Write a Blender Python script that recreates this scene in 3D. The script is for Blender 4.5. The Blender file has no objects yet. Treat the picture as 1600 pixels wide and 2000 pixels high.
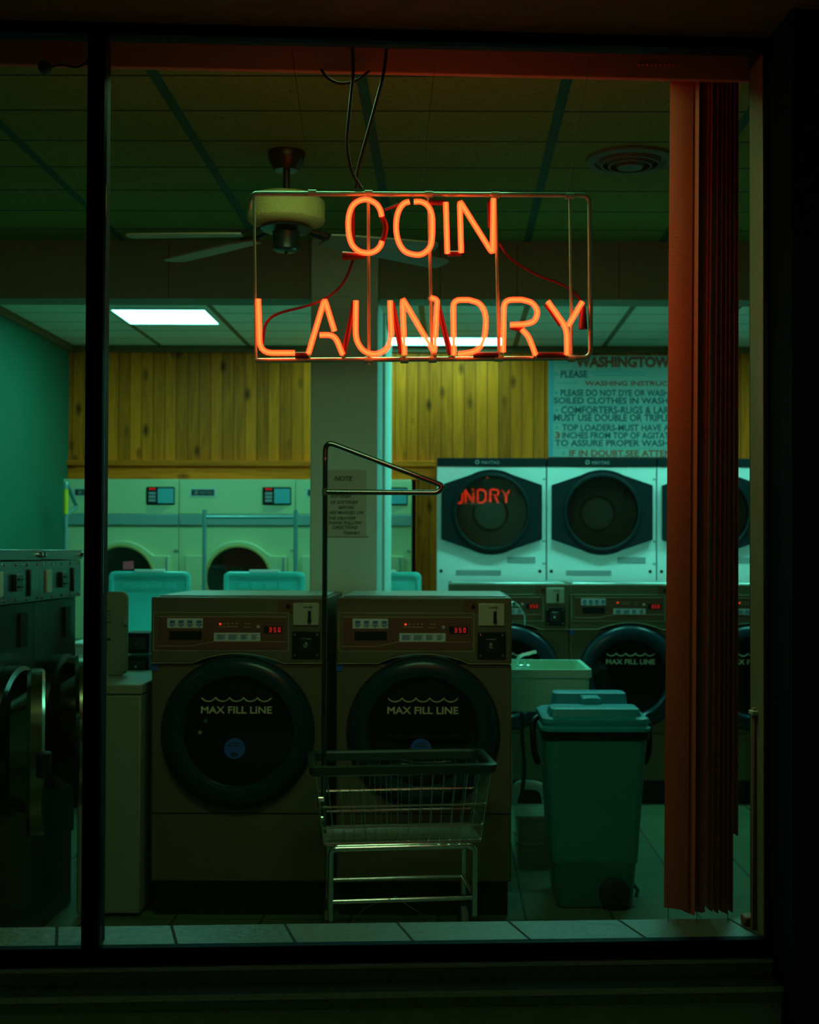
import bpy, math, random
from mathutils import Vector, Matrix
random.seed(7)
PI = math.pi
S = bpy.context.scene
COL = S.collection

# ------------------------------------------------------------------ camera
F = 2540.0                       # focal length in pixels of a 1600 x 2000 frame
CX, CY = 883.0, 1034.0           # where the lens axis meets the frame
EYE = Vector((0, 0, 1.42))
cam = bpy.data.cameras.new('camera')
cam.sensor_fit = 'HORIZONTAL'
cam.sensor_width = 36
cam.lens = 36 * F / 1600
cam.shift_x = -(CX - 800) / 1600
cam.shift_y = (CY - 1000) / 1600
cam.dof.use_dof = True
cam.dof.focus_distance = 3.25
cam.dof.aperture_fstop = 6.3
co = bpy.data.objects.new('camera', cam)
COL.objects.link(co)
RM = Matrix.Rotation(math.radians(91.0), 4, 'X') @ Matrix.Rotation(math.radians(0.15), 4, 'Z')
co.matrix_world = Matrix.Translation(EYE) @ RM
S.camera = co

# ------------------------------------------------------------------ world, exposure
w = bpy.data.worlds.new('night')
S.world = w
w.use_nodes = True
bg = w.node_tree.nodes['Background']
bg.inputs[0].default_value = (0.50, 1.0, 0.36, 1)
bg.inputs[1].default_value = 0.014
S.view_settings.view_transform = 'Standard'
S.view_settings.look = 'None'
S.view_settings.gamma = 1
S.view_settings.exposure = 0
S.view_settings.use_curve_mapping = False

TUBE_LIGHT = (0.18, 1.0, 0.80)   # colour of the fluorescent tubes
TUBE_POWER = 16.0
NEON_CORE = ((1.0, 0.040, 0.008), 16.0)
NEON_GLASS = ((1.0, 0.026, 0.005), 11.5)

# ------------------------------------------------------------------ layout helpers
def ray(px, py):
    return (RM.to_3x3() @ Vector(((px - CX) / F, -(py - CY) / F, -1.0)))

def at(px, py, Y):
    """The point at depth Y on the line of sight through (px, py)."""
    r = ray(px, py)
    return EYE + r * (Y / r.y)

PSI = math.radians(3.06)         # the shop front stands a little askew to the room
WO = Vector((0, 3.0945, 0))
EX = Vector((math.cos(PSI), math.sin(PSI), 0))
EY = Vector((-math.sin(PSI), math.cos(PSI), 0))

def wl(px, py, d=0.0):
    """Shop-front coordinates (along, height) of the sight line at depth d behind the glass."""
    r = ray(px, py)
    t = (d - (EYE - WO).dot(EY)) / r.dot(EY)
    p = EYE + r * t
    return (p - WO).dot(EX), p.z

def wp(px, py, d=0.0):
    x, z = wl(px, py, d)
    return Vector((x, d, z))

# ------------------------------------------------------------------ mesh builder
def smooth_path(pts, n=6, closed=False):
    P = [Vector(p) for p in pts]
    out = []
    m = len(P)
    rng = range(m) if closed else range(m - 1)
    for i in rng:
        p0 = P[(i - 1) % m] if (closed or i > 0) else P[0] * 2 - P[1]
        p1 = P[i]
        p2 = P[(i + 1) % m]
        p3 = P[(i + 2) % m] if (closed or i + 2 < m) else P[m - 1] * 2 - P[m - 2]
        for k in range(n):
            t = k / n
            out.append(0.5 * ((2 * p1) + (p2 - p0) * t + (2 * p0 - 5 * p1 + 4 * p2 - p3) * t * t + (3 * p1 - p0 - 3 * p2 + p3) * t ** 3))
    if not closed:
        out.append(P[-1])
    return out

def fillet(pts, rad, n=5, closed=False):
    """Polyline with rounded corners."""
    P = [Vector(p) for p in pts]
    m = len(P)
    out = []
    for i in range(m):
        if not closed and i in (0, m - 1):
            out.append(P[i]); continue
        a, b, c = P[(i - 1) % m], P[i], P[(i + 1) % m]
        d1, d2 = (a - b), (c - b)
        r = min(rad, d1.length * 0.49, d2.length * 0.49)
        s, e = b + d1.normalized() * r, b + d2.normalized() * r
        for k in range(n + 1):
            t = k / n
            out.append(s * (1 - t) ** 2 + b * 2 * t * (1 - t) + e * t * t)
    return out

class MB:
    def __init__(self):
        self.v, self.f = [], []

    def add(self, vs, fs):
        o = len(self.v)
        self.v += [tuple(p) for p in vs]
        self.f += [tuple(i + o for i in q) for q in fs]
        return self

    def box(self, x0, x1, y0, y1, z0, z1):
        return self.add([(x0, y0, z0), (x1, y0, z0), (x1, y1, z0), (x0, y1, z0), (x0, y0, z1), (x1, y0, z1), (x1, y1, z1), (x0, y1, z1)],
                        [(3, 2, 1, 0), (4, 5, 6, 7), (0, 1, 5, 4), (1, 2, 6, 5), (2, 3, 7, 6), (3, 0, 4, 7)])

    def tube(self, pts, r, seg=8, closed=False, caps=True):
        P = [Vector(p) for p in pts]
        Q = [P[0]]
        for p in P[1:]:
            if (p - Q[-1]).length > 1e-6:
                Q.append(p)
        if closed and (Q[0] - Q[-1]).length < 1e-6:
            Q.pop()
        P = Q
        m = len(P)
        R = r if isinstance(r, (list, tuple)) else [r] * m
        if len(R) != m:
            R = [R[0]] * m
        vs, fs = [], []
        up = None
        for i in range(m):
            if closed:
                t = (P[(i + 1) % m] - P[i - 1])
            else:
                t = (P[min(i + 1, m - 1)] - P[max(i - 1, 0)])
            t.normalize()
            if up is None:
                a = Vector((0, 0, 1)) if abs(t.z) < 0.9 else Vector((0, 1, 0))
                up = (a - t * a.dot(t)).normalized()
            else:
                up = (up - t * up.dot(t))
                up = up.normalized() if up.length > 1e-6 else t.orthogonal().normalized()
            s = t.cross(up)
            k = 1.0
            if (closed or 0 < i < m - 1):
                d1 = (P[i] - P[i - 1]).normalized()
                k = 1.0 / max(0.6, abs(d1.dot(t)))
            for j in range(seg):
                a = 2 * PI * j / seg
                vs.append(P[i] + (up * math.cos(a) + s * math.sin(a)) * R[i] * k)
        for i in range(m if closed else m - 1):
            for j in range(seg):
                a, b = i * seg + j, i * seg + (j + 1) % seg
                c, d = ((i + 1) % m) * seg + (j + 1) % seg, ((i + 1) % m) * seg + j
                fs.append((a, b, c, d))
        if caps and not closed:
            fs.append(tuple(range(seg - 1, -1, -1)))
            fs.append(tuple((m - 1) * seg + j for j in range(seg)))
        return self.add(vs, fs)

    def cyl(self, p0, p1, r, seg=16, r2=None):
        return self.tube([p0, p1], [r, r if r2 is None else r2], seg)

    def lathe(self, prof, c=(0, 0, 0), axis='z', seg=40):
        """prof: (radius, height) pairs; height runs along +z or +y or +x."""
        vs, fs = [], []
        for r, h in prof:
            for j in range(seg):
                a = 2 * PI * j / seg
                u, v = max(r, 1e-5) * math.cos(a), max(r, 1e-5) * math.sin(a)
                p = {'z': (u, v, h), 'y': (u, h, -v), 'x': (h, u, v)}[axis]
                vs.append((p[0] + c[0], p[1] + c[1], p[2] + c[2]))
        m = len(prof)
        for i in range(m - 1):
            for j in range(seg):
                fs.append((i * seg + j, i * seg + (j + 1) % seg, (i + 1) * seg + (j + 1) % seg, (i + 1) * seg + j))
        return self.add(vs, fs)

    def prism(self, poly, y0, y1):
        """poly in (x, z), pushed from y0 to y1."""
        m = len(poly)
        vs = [(x, y0, z) for x, z in poly] + [(x, y1, z) for x, z in poly]
        fs = [tuple(range(m)), tuple(range(2 * m - 1, m - 1, -1))]
        for i in range(m):
            j = (i + 1) % m
            fs.append((i, i + m, j + m, j))
        return self.add(vs, fs)

    def plate_hole(self, outer, c, rin, y0, y1, n=64):
        """A plate from y0 to y1 with outline outer (x, z points, star-shaped about c) and a round hole of radius rin at c."""
        angs = sorted(set([round(2 * PI * k / n, 6) for k in range(n)] + [round(math.atan2(z - c[1], x - c[0]) % (2 * PI), 6) for x, z in outer]))
        O, I = [], []
        for a in angs:
            dx, dz = math.cos(a), math.sin(a)
            best = None
            for i in range(len(outer)):
                (x1, z1), (x2, z2) = outer[i], outer[(i + 1) % len(outer)]
                ex, ez = x2 - x1, z2 - z1
                den = dx * ez - dz * ex
                if abs(den) < 1e-12:
                    continue
                t = ((x1 - c[0]) * ez - (z1 - c[1]) * ex) / den
                s = ((x1 - c[0]) * dz - (z1 - c[1]) * dx) / den
                if t > 0 and -1e-6 <= s <= 1 + 1e-6 and (best is None or t > best):
                    best = t
            best = best or rin * 1.01
            O.append((c[0] + dx * best, c[1] + dz * best))
            I.append((c[0] + dx * rin, c[1] + dz * rin))
        m = len(angs)
        vs = [(x, y0, z) for x, z in O] + [(x, y0, z) for x, z in I] + [(x, y1, z) for x, z in O] + [(x, y1, z) for x, z in I]
        fs = []
        for i in range(m):
            j = (i + 1) % m
            fs += [(i, j, m + j, m + i), (2 * m + j, 2 * m + i, 3 * m + i, 3 * m + j), (j, i, 2 * m + i, 2 * m + j), (m + i, m + j, 3 * m + j, 3 * m + i)]
        return self.add(vs, fs)

    def loft(self, secs, cap=True):
        """secs: equally long closed loops of points."""
        m = len(secs[0])
        vs = [p for s in secs for p in s]
        fs = []
        for i in range(len(secs) - 1):
            for j in range(m):
                k = (j + 1) % m
                fs.append((i * m + j, i * m + k, (i + 1) * m + k, (i + 1) * m + j))
        if cap:
            fs.append(tuple(range(m - 1, -1, -1)))
            fs.append(tuple((len(secs) - 1) * m + j for j in range(m)))
        return self.add(vs, fs)

    def mesh(self, me):
        return self.add([v.co[:] for v in me.vertices], [tuple(p.vertices) for p in me.polygons])

    def build(self, name, m, parent=None, bevel=0, loc=None, smooth=True, seg=2):
        me = bpy.data.meshes.new(name)
        me.from_pydata(self.v, [], self.f)
        me.validate()
        me.materials.append(m)
        if smooth:
            me.polygons.foreach_set('use_smooth', [True] * len(me.polygons))
            me.set_sharp_from_angle(angle=math.radians(38))
        me.update()
        o = bpy.data.objects.new(name, me)
        COL.objects.link(o)
        if parent:
            o.parent = parent
        if loc:
            o.location = loc
        if bevel:
            b = o.modifiers.new('edge', 'BEVEL')
            b.width = bevel
            b.segments = seg
            b.limit_method = 'ANGLE'
            b.angle_limit = math.radians(40)
        return o

def rrect(x0, x1, z0, z1, r, n=6):
    """Rounded rectangle in the plane, as (x, z) points."""
    out = []
    for cx, cz, a0 in ((x1 - r, z1 - r, 0), (x0 + r, z1 - r, 90), (x0 + r, z0 + r, 180), (x1 - r, z0 + r, 270)):
        for k in range(n + 1):
            a = math.radians(a0 + 90 * k / n)
            out.append((cx + r * math.cos(a), cz + r * math.sin(a)))
    return out

def thing(name, label, cat, loc=(0, 0, 0), rz=0.0, group=None):
    o = bpy.data.objects.new(name, None)
    o.empty_display_size = 0.1
    COL.objects.link(o)
    o.location = loc
    o.rotation_euler = (0, 0, rz)
    return tag(o, label, cat, group)

def tag(o, label, cat, group=None):
    o['label'] = label
    o['category'] = cat
    if group:
        o['group'] = group
    return o

def at_front(o):
    o.location = WO
    o.rotation_euler = (0, 0, PSI)
    return o

def struct(o):
    o['kind'] = 'structure'
    return o

def dup(o, loc=None, rz=None, label=None, group=None, parent=None):
    c = o.copy()
    COL.objects.link(c)
    if parent:
        c.parent = parent
    if loc is not None:
        c.location = loc
    if rz is not None:
        c.rotation_euler = (0, 0, rz)
    if label:
        c['label'] = label
    if group:
        c['group'] = group
    for ch in list(o.children):
        dup(ch, parent=c)
    return c

# lettering
_DG = None
def text_mesh(s, x, z, h, width=None, y=0.0, align='LEFT', bold=0.0, slant=0.0, thick=0.0006):
    """Mesh of a line of capitals: x, z is the lower left corner, h the letter height, width the length of the line."""
    cu = bpy.data.curves.new('lettering', 'FONT')
    cu.body = s
    cu.size = 1.0
    cu.offset = bold
    cu.shear = slant
    cu.resolution_u = 3
    ob = bpy.data.objects.new('lettering', cu)
    COL.objects.link(ob)
    bpy.context.view_layer.update()
    me = bpy.data.meshes.new_from_object(ob.evaluated_get(bpy.context.evaluated_depsgraph_get()))
    bpy.data.objects.remove(ob)
    xs = [v.co.x for v in me.vertices]
    x0, x1 = min(xs), max(xs)
    k = h / 0.70
    kx = k if width is None else width / (x1 - x0)
    W = (x1 - x0) * kx
    off = {'LEFT': 0, 'CENTER': -W / 2, 'RIGHT': -W}[align]
    mb = MB()
    mb.add([(x + off + (v.co.x - x0) * kx, y, z + v.co.y * k) for v in me.vertices], [tuple(p.vertices) for p in me.polygons])
    bpy.data.meshes.remove(me)
    return mb

SEG7 = {'3': 'abgcd', '5': 'afgcd', '0': 'abcdef', '1': 'bc', '4': 'fgbc'}
def digits(mb, s, x, z, h, y, pitch):
    wd, t = h * 0.5, h * 0.13
    for ch in s:
        for q in SEG7[ch]:
            b = {'a': (0, wd, h - t, h), 'g': (0, wd, h / 2 - t / 2, h / 2 + t / 2), 'd': (0, wd, 0, t), 'f': (0, t, h / 2, h), 'b': (wd - t, wd, h / 2, h), 'e': (0, t, 0, h / 2), 'c': (wd - t, wd, 0, h / 2)}[q]
            mb.box(x + b[0], x + b[1], y - 0.0006, y, z + b[2], z + b[3])
        x += pitch
    return mb

# ------------------------------------------------------------------ materials
def node_mat(name):
    m = bpy.data.materials.new(name)
    m.use_nodes = True
    nt = m.node_tree
    return m, nt, nt.nodes['Principled BSDF']

def N(nt, t, **kw):
    n = nt.nodes.new(t)
    for k, v in kw.items():
        setattr(n, k, v)
    return n

def mat(name, rgb, rough=0.5, metal=0.0, var=0.12, scale=6.0, bump=0.0, bscale=60.0, coat=0.0, stretch=(1, 1, 1), spec=0.5):
    m, nt, b = node_mat(name)
    tc = N(nt, 'ShaderNodeTexCoord')
    mp = N(nt, 'ShaderNodeMapping')
    mp.inputs['Scale'].default_value = stretch
    nt.links.new(tc.outputs['Object'], mp.inputs[0])
    nz = N(nt, 'ShaderNodeTexNoise')
    nz.inputs['Scale'].default_value = scale
    nz.inputs['Detail'].default_value = 4
    nt.links.new(mp.outputs[0], nz.inputs['Vector'])
    mx = N(nt, 'ShaderNodeMix', data_type='RGBA')
    mx.inputs[6].default_value = tuple(c * (1 - var) for c in rgb) + (1,)
    mx.inputs[7].default_value = tuple(min(1, c * (1 + var)) for c in rgb) + (1,)
    nt.links.new(nz.outputs[0], mx.inputs[0])
    nt.links.new(mx.outputs[2], b.inputs['Base Color'])
    b.inputs['Roughness'].default_value = rough
    b.inputs['Metallic'].default_value = metal
    b.inputs['Specular IOR Level'].default_value = spec
    if coat:
        b.inputs['Coat Weight'].default_value = coat
        b.inputs['Coat Roughness'].default_value = 0.03
    if bump:
        n2 = N(nt, 'ShaderNodeTexNoise')
        n2.inputs['Scale'].default_value = bscale
        n2.inputs['Detail'].default_value = 5
        nt.links.new(mp.outputs[0], n2.inputs['Vector'])
        bp = N(nt, 'ShaderNodeBump')
        bp.inputs['Strength'].default_value = bump
        bp.inputs['Distance'].default_value = 0.01
        nt.links.new(n2.outputs[0], bp.inputs['Height'])
        nt.links.new(bp.outputs[0], b.inputs['Normal'])
    return m

def emit(name, rgb, power):
    m = bpy.data.materials.new(name)
    m.use_nodes = True
    nt = m.node_tree
    nt.nodes.clear()
    e = N(nt, 'ShaderNodeEmission')
    e.inputs[0].default_value = tuple(rgb) + (1,)
    e.inputs[1].default_value = power
    o = N(nt, 'ShaderNodeOutputMaterial')
    nt.links.new(e.outputs[0], o.inputs[0])
    return m

def pane_mat(name, tint, ior=1.5, rough=0.0):
    """Thin clear glass: lets light through and mirrors at the rate its index gives."""
    m = bpy.data.materials.new(name)
    m.use_nodes = True
    nt = m.node_tree
    nt.nodes.clear()
    t = N(nt, 'ShaderNodeBsdfTransparent')
    t.inputs[0].default_value = tuple(tint) + (1,)
    g = N(nt, 'ShaderNodeBsdfGlossy')
    g.inputs['Roughness'].default_value = rough
    fr = N(nt, 'ShaderNodeFresnel')
    fr.inputs[0].default_value = ior
    mx = N(nt, 'ShaderNodeMixShader')
    o = N(nt, 'ShaderNodeOutputMaterial')
    nt.links.new(fr.outputs[0], mx.inputs[0])
    nt.links.new(t.outputs[0], mx.inputs[1])
    nt.links.new(g.outputs[0], mx.inputs[2])
    nt.links.new(mx.outputs[0], o.inputs[0])
    return m

def neon_glass_mat():
    m = bpy.data.materials.new('glowing_glass')
    m.use_nodes = True
    nt = m.node_tree
    nt.nodes.clear()
    t = N(nt, 'ShaderNodeBsdfTransparent')
    e = N(nt, 'ShaderNodeEmission')
    e.inputs[0].default_value = NEON_GLASS[0] + (1,)
    e.inputs[1].default_value = NEON_GLASS[1]
    mx = N(nt, 'ShaderNodeMixShader')
    mx.inputs[0].default_value = 0.38
    o = N(nt, 'ShaderNodeOutputMaterial')
    nt.links.new(t.outputs[0], mx.inputs[1])
    nt.links.new(e.outputs[0], mx.inputs[2])
    nt.links.new(mx.outputs[0], o.inputs[0])
    return m

def math_node(nt, op, a, b=None, c=None):
    n = N(nt, 'ShaderNodeMath', operation=op)
    for i, v in enumerate((a, b, c)):
        if v is None:
            continue
        if isinstance(v, (int, float)):
            n.inputs[i].default_value = v
        else:
            nt.links.new(v, n.inputs[i])
    return n.outputs[0]

def grid_mat(name, tile, line, px, py, ox, oy, wx, wy, rough=0.8, line_rough=0.4, skew=0.0, var=0.15, bump=0.2, bscale=120, speck=0.0, line_y=None):
    """Tiles in the object's x and y: period px, py, offset ox, oy, joint widths wx, wy; skew slants the x joints."""
    m, nt, b = node_mat(name)
    tc = N(nt, 'ShaderNodeTexCoord')
    sp = N(nt, 'ShaderNodeSeparateXYZ')
    nt.links.new(tc.outputs['Object'], sp.inputs[0])
    X = math_node(nt, 'MULTIPLY_ADD', sp.outputs[1], skew, sp.outputs[0])
    u = math_node(nt, 'DIVIDE', math_node(nt, 'SUBTRACT', X, ox - wx / 2), px)
    v = math_node(nt, 'DIVIDE', math_node(nt, 'SUBTRACT', sp.outputs[1], oy - wy / 2), py)
    lx = math_node(nt, 'LESS_THAN', math_node(nt, 'FRACT', u), wx / px)
    ly = math_node(nt, 'LESS_THAN', math_node(nt, 'FRACT', v), wy / py)
    cb = N(nt, 'ShaderNodeCombineXYZ')
    nt.links.new(math_node(nt, 'FLOOR', u), cb.inputs[0])
    nt.links.new(math_node(nt, 'FLOOR', v), cb.inputs[1])
    wn = N(nt, 'ShaderNodeTexWhiteNoise')
    nt.links.new(cb.outputs[0], wn.inputs[0])
    nz = N(nt, 'ShaderNodeTexNoise')
    nz.inputs['Scale'].default_value = bscale * 0.25
    nz.inputs['Detail'].default_value = 5
    nt.links.new(tc.outputs['Object'], nz.inputs['Vector'])
    k = math_node(nt, 'MULTIPLY_ADD', wn.outputs[0], 2 * var, math_node(nt, 'MULTIPLY_ADD', nz.outputs[0], 2 * var, 1 - 2 * var))
    tint = N(nt, 'ShaderNodeMix', data_type='RGBA', blend_type='MULTIPLY')
    tint.inputs[0].default_value = 1
    tint.inputs[6].default_value = tuple(tile) + (1,)
    nt.links.new(k, tint.inputs[7])
    last = tint.outputs[2]
    if speck:
        n3 = N(nt, 'ShaderNodeTexNoise')
        n3.inputs['Scale'].default_value = 90
        nt.links.new(tc.outputs['Object'], n3.inputs['Vector'])
        sk = N(nt, 'ShaderNodeMix', data_type='RGBA', blend_type='MULTIPLY')
        nt.links.new(math_node(nt, 'MULTIPLY', math_node(nt, 'GREATER_THAN', n3.outputs[0], 0.62), speck), sk.inputs[0])
        nt.links.new(last, sk.inputs[6])
        sk.inputs[7].default_value = (0.3, 0.3, 0.3, 1)
        last = sk.outputs[2]
    m1 = N(nt, 'ShaderNodeMix', data_type='RGBA')
    nt.links.new(ly, m1.inputs[0])
    nt.links.new(last, m1.inputs[6])
    m1.inputs[7].default_value = tuple(line_y or line) + (1,)
    m2 = N(nt, 'ShaderNodeMix', data_type='RGBA')
    nt.links.new(lx, m2.inputs[0])
    nt.links.new(m1.outputs[2], m2.inputs[6])
    m2.inputs[7].default_value = tuple(line) + (1,)
    nt.links.new(m2.outputs[2], b.inputs['Base Color'])
    nt.links.new(math_node(nt, 'MULTIPLY_ADD', lx, line_rough - rough, rough), b.inputs['Roughness'])
    bp = N(nt, 'ShaderNodeBump')
    bp.inputs['Strength'].default_value = bump
    bp.inputs['Distance'].default_value = 0.006
    h = math_node(nt, 'SUBTRACT', nz.outputs[0], math_node(nt, 'MULTIPLY', math_node(nt, 'MAXIMUM', lx, ly), 0.8))
    nt.links.new(h, bp.inputs['Height'])
    nt.links.new(bp.outputs[0], b.inputs['Normal'])
    return m

def plank_mat(name, rgb, width, along='z', off=0.0, groove=0.075):
    """Pine boards side by side along x, grain running along z (or one board with its grain along x)."""
    m, nt, b = node_mat(name)
    tc = N(nt, 'ShaderNodeTexCoord')
    sp = N(nt, 'ShaderNodeSeparateXYZ')
    nt.links.new(tc.outputs['Object'], sp.inputs[0])
    u = math_node(nt, 'DIVIDE', math_node(nt, 'ADD', sp.outputs[0] if along == 'z' else sp.outputs[2], off), width)
    idx = math_node(nt, 'FLOOR', u)
    fr = math_node(nt, 'FRACT', u)
    wn = N(nt, 'ShaderNodeTexWhiteNoise', noise_dimensions='1D')
    nt.links.new(idx, wn.inputs['W'])
    mp = N(nt, 'ShaderNodeMapping')
    mp.inputs['Scale'].default_value = (28, 28, 2.2) if along == 'z' else (2.2, 28, 28)
    nt.links.new(tc.outputs['Object'], mp.inputs[0])
    add = N(nt, 'ShaderNodeVectorMath', operation='ADD')
    nt.links.new(mp.outputs[0], add.inputs[0])
    nt.links.new(wn.outputs['Color'], add.inputs[1])
    gr = N(nt, 'ShaderNodeTexNoise')
    gr.inputs['Scale'].default_value = 1.0
    gr.inputs['Detail'].default_value = 5
    gr.inputs['Distortion'].default_value = 1.2
    nt.links.new(add.outputs[0], gr.inputs['Vector'])
    mk = N(nt, 'ShaderNodeMapping')
    mk.inputs['Scale'].default_value = (9, 9, 4.2) if along == 'z' else (4.2, 9, 9)
    nt.links.new(tc.outputs['Object'], mk.inputs[0])
    vo = N(nt, 'ShaderNodeTexVoronoi')
    vo.inputs['Scale'].default_value = 1.0
    nt.links.new(mk.outputs[0], vo.inputs['Vector'])
    knot = N(nt, 'ShaderNodeMapRange')
    knot.inputs[1].default_value = 0.05
    knot.inputs[2].default_value = 0.26
    knot.inputs[3].default_value = 0.12
    knot.inputs[4].default_value = 1.0
    nt.links.new(vo.outputs['Distance'], knot.inputs[0])
    tone = math_node(nt, 'MULTIPLY_ADD', wn.outputs['Value'], 0.55, math_node(nt, 'MULTIPLY_ADD', gr.outputs[0], 1.15, 0.12))
    tone = math_node(nt, 'MULTIPLY', tone, knot.outputs[0])
    gv = math_node(nt, 'LESS_THAN', fr, groove)
    tone = math_node(nt, 'MULTIPLY', tone, math_node(nt, 'MULTIPLY_ADD', gv, -0.7, 1.0))
    mx = N(nt, 'ShaderNodeMix', data_type='RGBA', blend_type='MULTIPLY')
    mx.inputs[0].default_value = 1
    mx.inputs[6].default_value = tuple(rgb) + (1,)
    nt.links.new(tone, mx.inputs[7])
    nt.links.new(mx.outputs[2], b.inputs['Base Color'])
    b.inputs['Roughness'].default_value = 0.55
    b.inputs['Specular IOR Level'].default_value = 0.15
    bp = N(nt, 'ShaderNodeBump')
    bp.inputs['Strength'].default_value = 0.4
    bp.inputs['Distance'].default_value = 0.004
    nt.links.new(math_node(nt, 'SUBTRACT', 1.0, gv), bp.inputs['Height'])
    nt.links.new(bp.outputs[0], b.inputs['Normal'])
    return m

M = {}
M['stucco'] = mat('stucco', (0.60, 0.62, 0.48), 0.95, bump=0.9, bscale=45, var=0.25, scale=20)
M['dark_wall'] = mat('dark_painted_wall', (0.018, 0.016, 0.013), 0.8, bump=0.2, bscale=40)
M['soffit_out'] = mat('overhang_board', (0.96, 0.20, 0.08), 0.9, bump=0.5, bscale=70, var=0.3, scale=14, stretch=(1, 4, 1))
M['ledge'] = mat('painted_ledge', (0.22, 0.30, 0.19), 0.7, bump=0.5, bscale=90, var=0.35, scale=30)
M['frame_black'] = mat('black_window_frame', (0.008, 0.008, 0.009), 0.65, 0.0, spec=0.12)
M['jamb'] = mat('worn_jamb', (0.20, 0.16, 0.075), 0.5, bump=0.2, bscale=50, var=0.2)
M['inner_wall'] = mat('inner_wall_paint', (0.34, 0.33, 0.26), 0.85, bump=0.15, bscale=80, var=0.08)
M['teal_wall'] = mat('teal_wall_paint', (0.004, 0.15, 0.09), 0.7, bump=0.1, bscale=80, var=0.06)
M['column'] = mat('pillar_paint', (0.70, 0.92, 0.86), 0.75, bump=0.1, bscale=70, var=0.06)
M['fascia'] = mat('red_brown_fascia', (0.62, 0.20, 0.10), 0.75, var=0.08)
M['bulkhead'] = mat('bulkhead_paint', (0.34, 0.36, 0.26), 0.85, var=0.08)
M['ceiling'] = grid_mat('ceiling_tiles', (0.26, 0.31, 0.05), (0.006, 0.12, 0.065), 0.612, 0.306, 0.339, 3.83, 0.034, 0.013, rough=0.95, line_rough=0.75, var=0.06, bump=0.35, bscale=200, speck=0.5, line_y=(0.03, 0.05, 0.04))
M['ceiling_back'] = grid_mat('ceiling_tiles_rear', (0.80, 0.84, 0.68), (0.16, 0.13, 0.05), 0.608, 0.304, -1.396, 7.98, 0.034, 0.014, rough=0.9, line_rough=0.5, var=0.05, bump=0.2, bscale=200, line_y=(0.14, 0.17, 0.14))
M['floor'] = grid_mat('floor_tiles', (0.085, 0.125, 0.065), (0.02, 0.025, 0.012), 0.34, 0.34, 0.29, 5.05, 0.010, 0.010, rough=0.35, line_rough=0.8, var=0.10, bump=0.12, bscale=60)
M['pine'] = plank_mat('pine_boards', (1.0, 0.175, 0.006), 0.079)
M['pine_rail'] = plank_mat('pine_rail', (1.0, 0.16, 0.006), 0.14, along='x', groove=0.0)
M['dark_trim'] = mat('dark_wood_trim', (0.20, 0.10, 0.03), 0.5)
M['pane'] = pane_mat('window_glass', (0.95, 0.99, 0.96))
M['white_enamel'] = mat('white_enamel', (0.84, 0.86, 0.84), 0.35, var=0.05, coat=0.2)
M['cream_enamel'] = mat('cream_enamel', (0.66, 0.66, 0.37), 0.4, var=0.05, coat=0.1)
M['yellow_ring'] = mat('yellowed_plastic', (0.62, 0.44, 0.14), 0.45, var=0.08)
M['blue_strip'] = mat('blue_grey_strip', (0.26, 0.36, 0.34), 0.4, var=0.1)
M['bronze_enamel'] = mat('bronze_enamel', (0.13, 0.100, 0.050), 0.42, var=0.06, coat=0.1)
M['brown_panel'] = mat('brown_panel', (0.15, 0.050, 0.024), 0.5, var=0.08)
M['trim_line'] = mat('pale_panel_edge', (0.60, 0.50, 0.30), 0.35, 0.3)
M['door_ring'] = mat('dark_blue_door', (0.003, 0.026, 0.040), 0.3, var=0.1, coat=0.12, spec=0.25)
M['dark_glass'] = mat('smoked_door_glass', (0.005, 0.005, 0.004), 0.05, var=0.0, spec=0.4)
M['door_pane'] = pane_mat('tinted_door_glass', (0.84, 0.90, 0.88), 1.6)
M['black_plastic'] = mat('black_plastic', (0.006, 0.010, 0.011), 0.42, var=0.1, spec=0.25)
M['dryer_door'] = mat('matt_black_door', (0.003, 0.013, 0.015), 0.55, var=0.1, spec=0.18)
M['black_rubber'] = mat('black_rubber', (0.010, 0.011, 0.010), 0.7)
M['label_white'] = mat('label_white', (0.62, 0.62, 0.58), 0.5, var=0.05)
M['ink'] = mat('dark_ink', (0.02, 0.035, 0.045), 0.6)
M['ink_blue'] = mat('blue_ink', (0.03, 0.14, 0.34), 0.6)
M['ink_teal'] = mat('teal_sign_paint', (0.012, 0.10, 0.13), 0.6)
M['ink_sky'] = mat('light_blue_sign_paint', (0.10, 0.42, 0.50), 0.6)
M['ink_red'] = mat('brick_red_sign_paint', (0.46, 0.075, 0.025), 0.6)
M['blue_sticker'] = mat('blue_sticker', (0.03, 0.11, 0.50), 0.5)
M['fill_text'] = mat('pale_print', (0.66, 0.62, 0.40), 0.5, var=0.05)
M['led'] = emit('red_led', (1.0, 0.05, 0.02), 2.0)
M['led_dim'] = emit('red_digits', (1.0, 0.03, 0.02), 0.55)
M['cart_chrome'] = mat('worn_chrome', (0.84, 0.86, 0.84), 0.16, 1.0, var=0.06)
M['chrome'] = mat('chrome', (0.80, 0.80, 0.78), 0.12, 1.0, var=0.03)
M['black_chrome'] = mat('darkened_chrome', (0.20, 0.20, 0.19), 0.12, 1.0, var=0.03)
M['steel'] = mat('brushed_steel', (0.26, 0.28, 0.27), 0.30, 1.0, var=0.12, stretch=(1, 30, 30), scale=3)
M['top_steel'] = mat('pale_steel_top', (0.55, 0.60, 0.58), 0.32, 0.7, var=0.08)
M['lit_edge'] = mat('speckled_lit_edge', (0.80, 0.86, 0.62), 0.8, bump=0.5, bscale=160, var=0.45, scale=160)  # speckled ledge edge, with the light on it painted in as paler colour
M['door_steel'] = mat('golden_worn_steel', (0.34, 0.28, 0.18), 0.2, 1.0, var=0.15)
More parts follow.
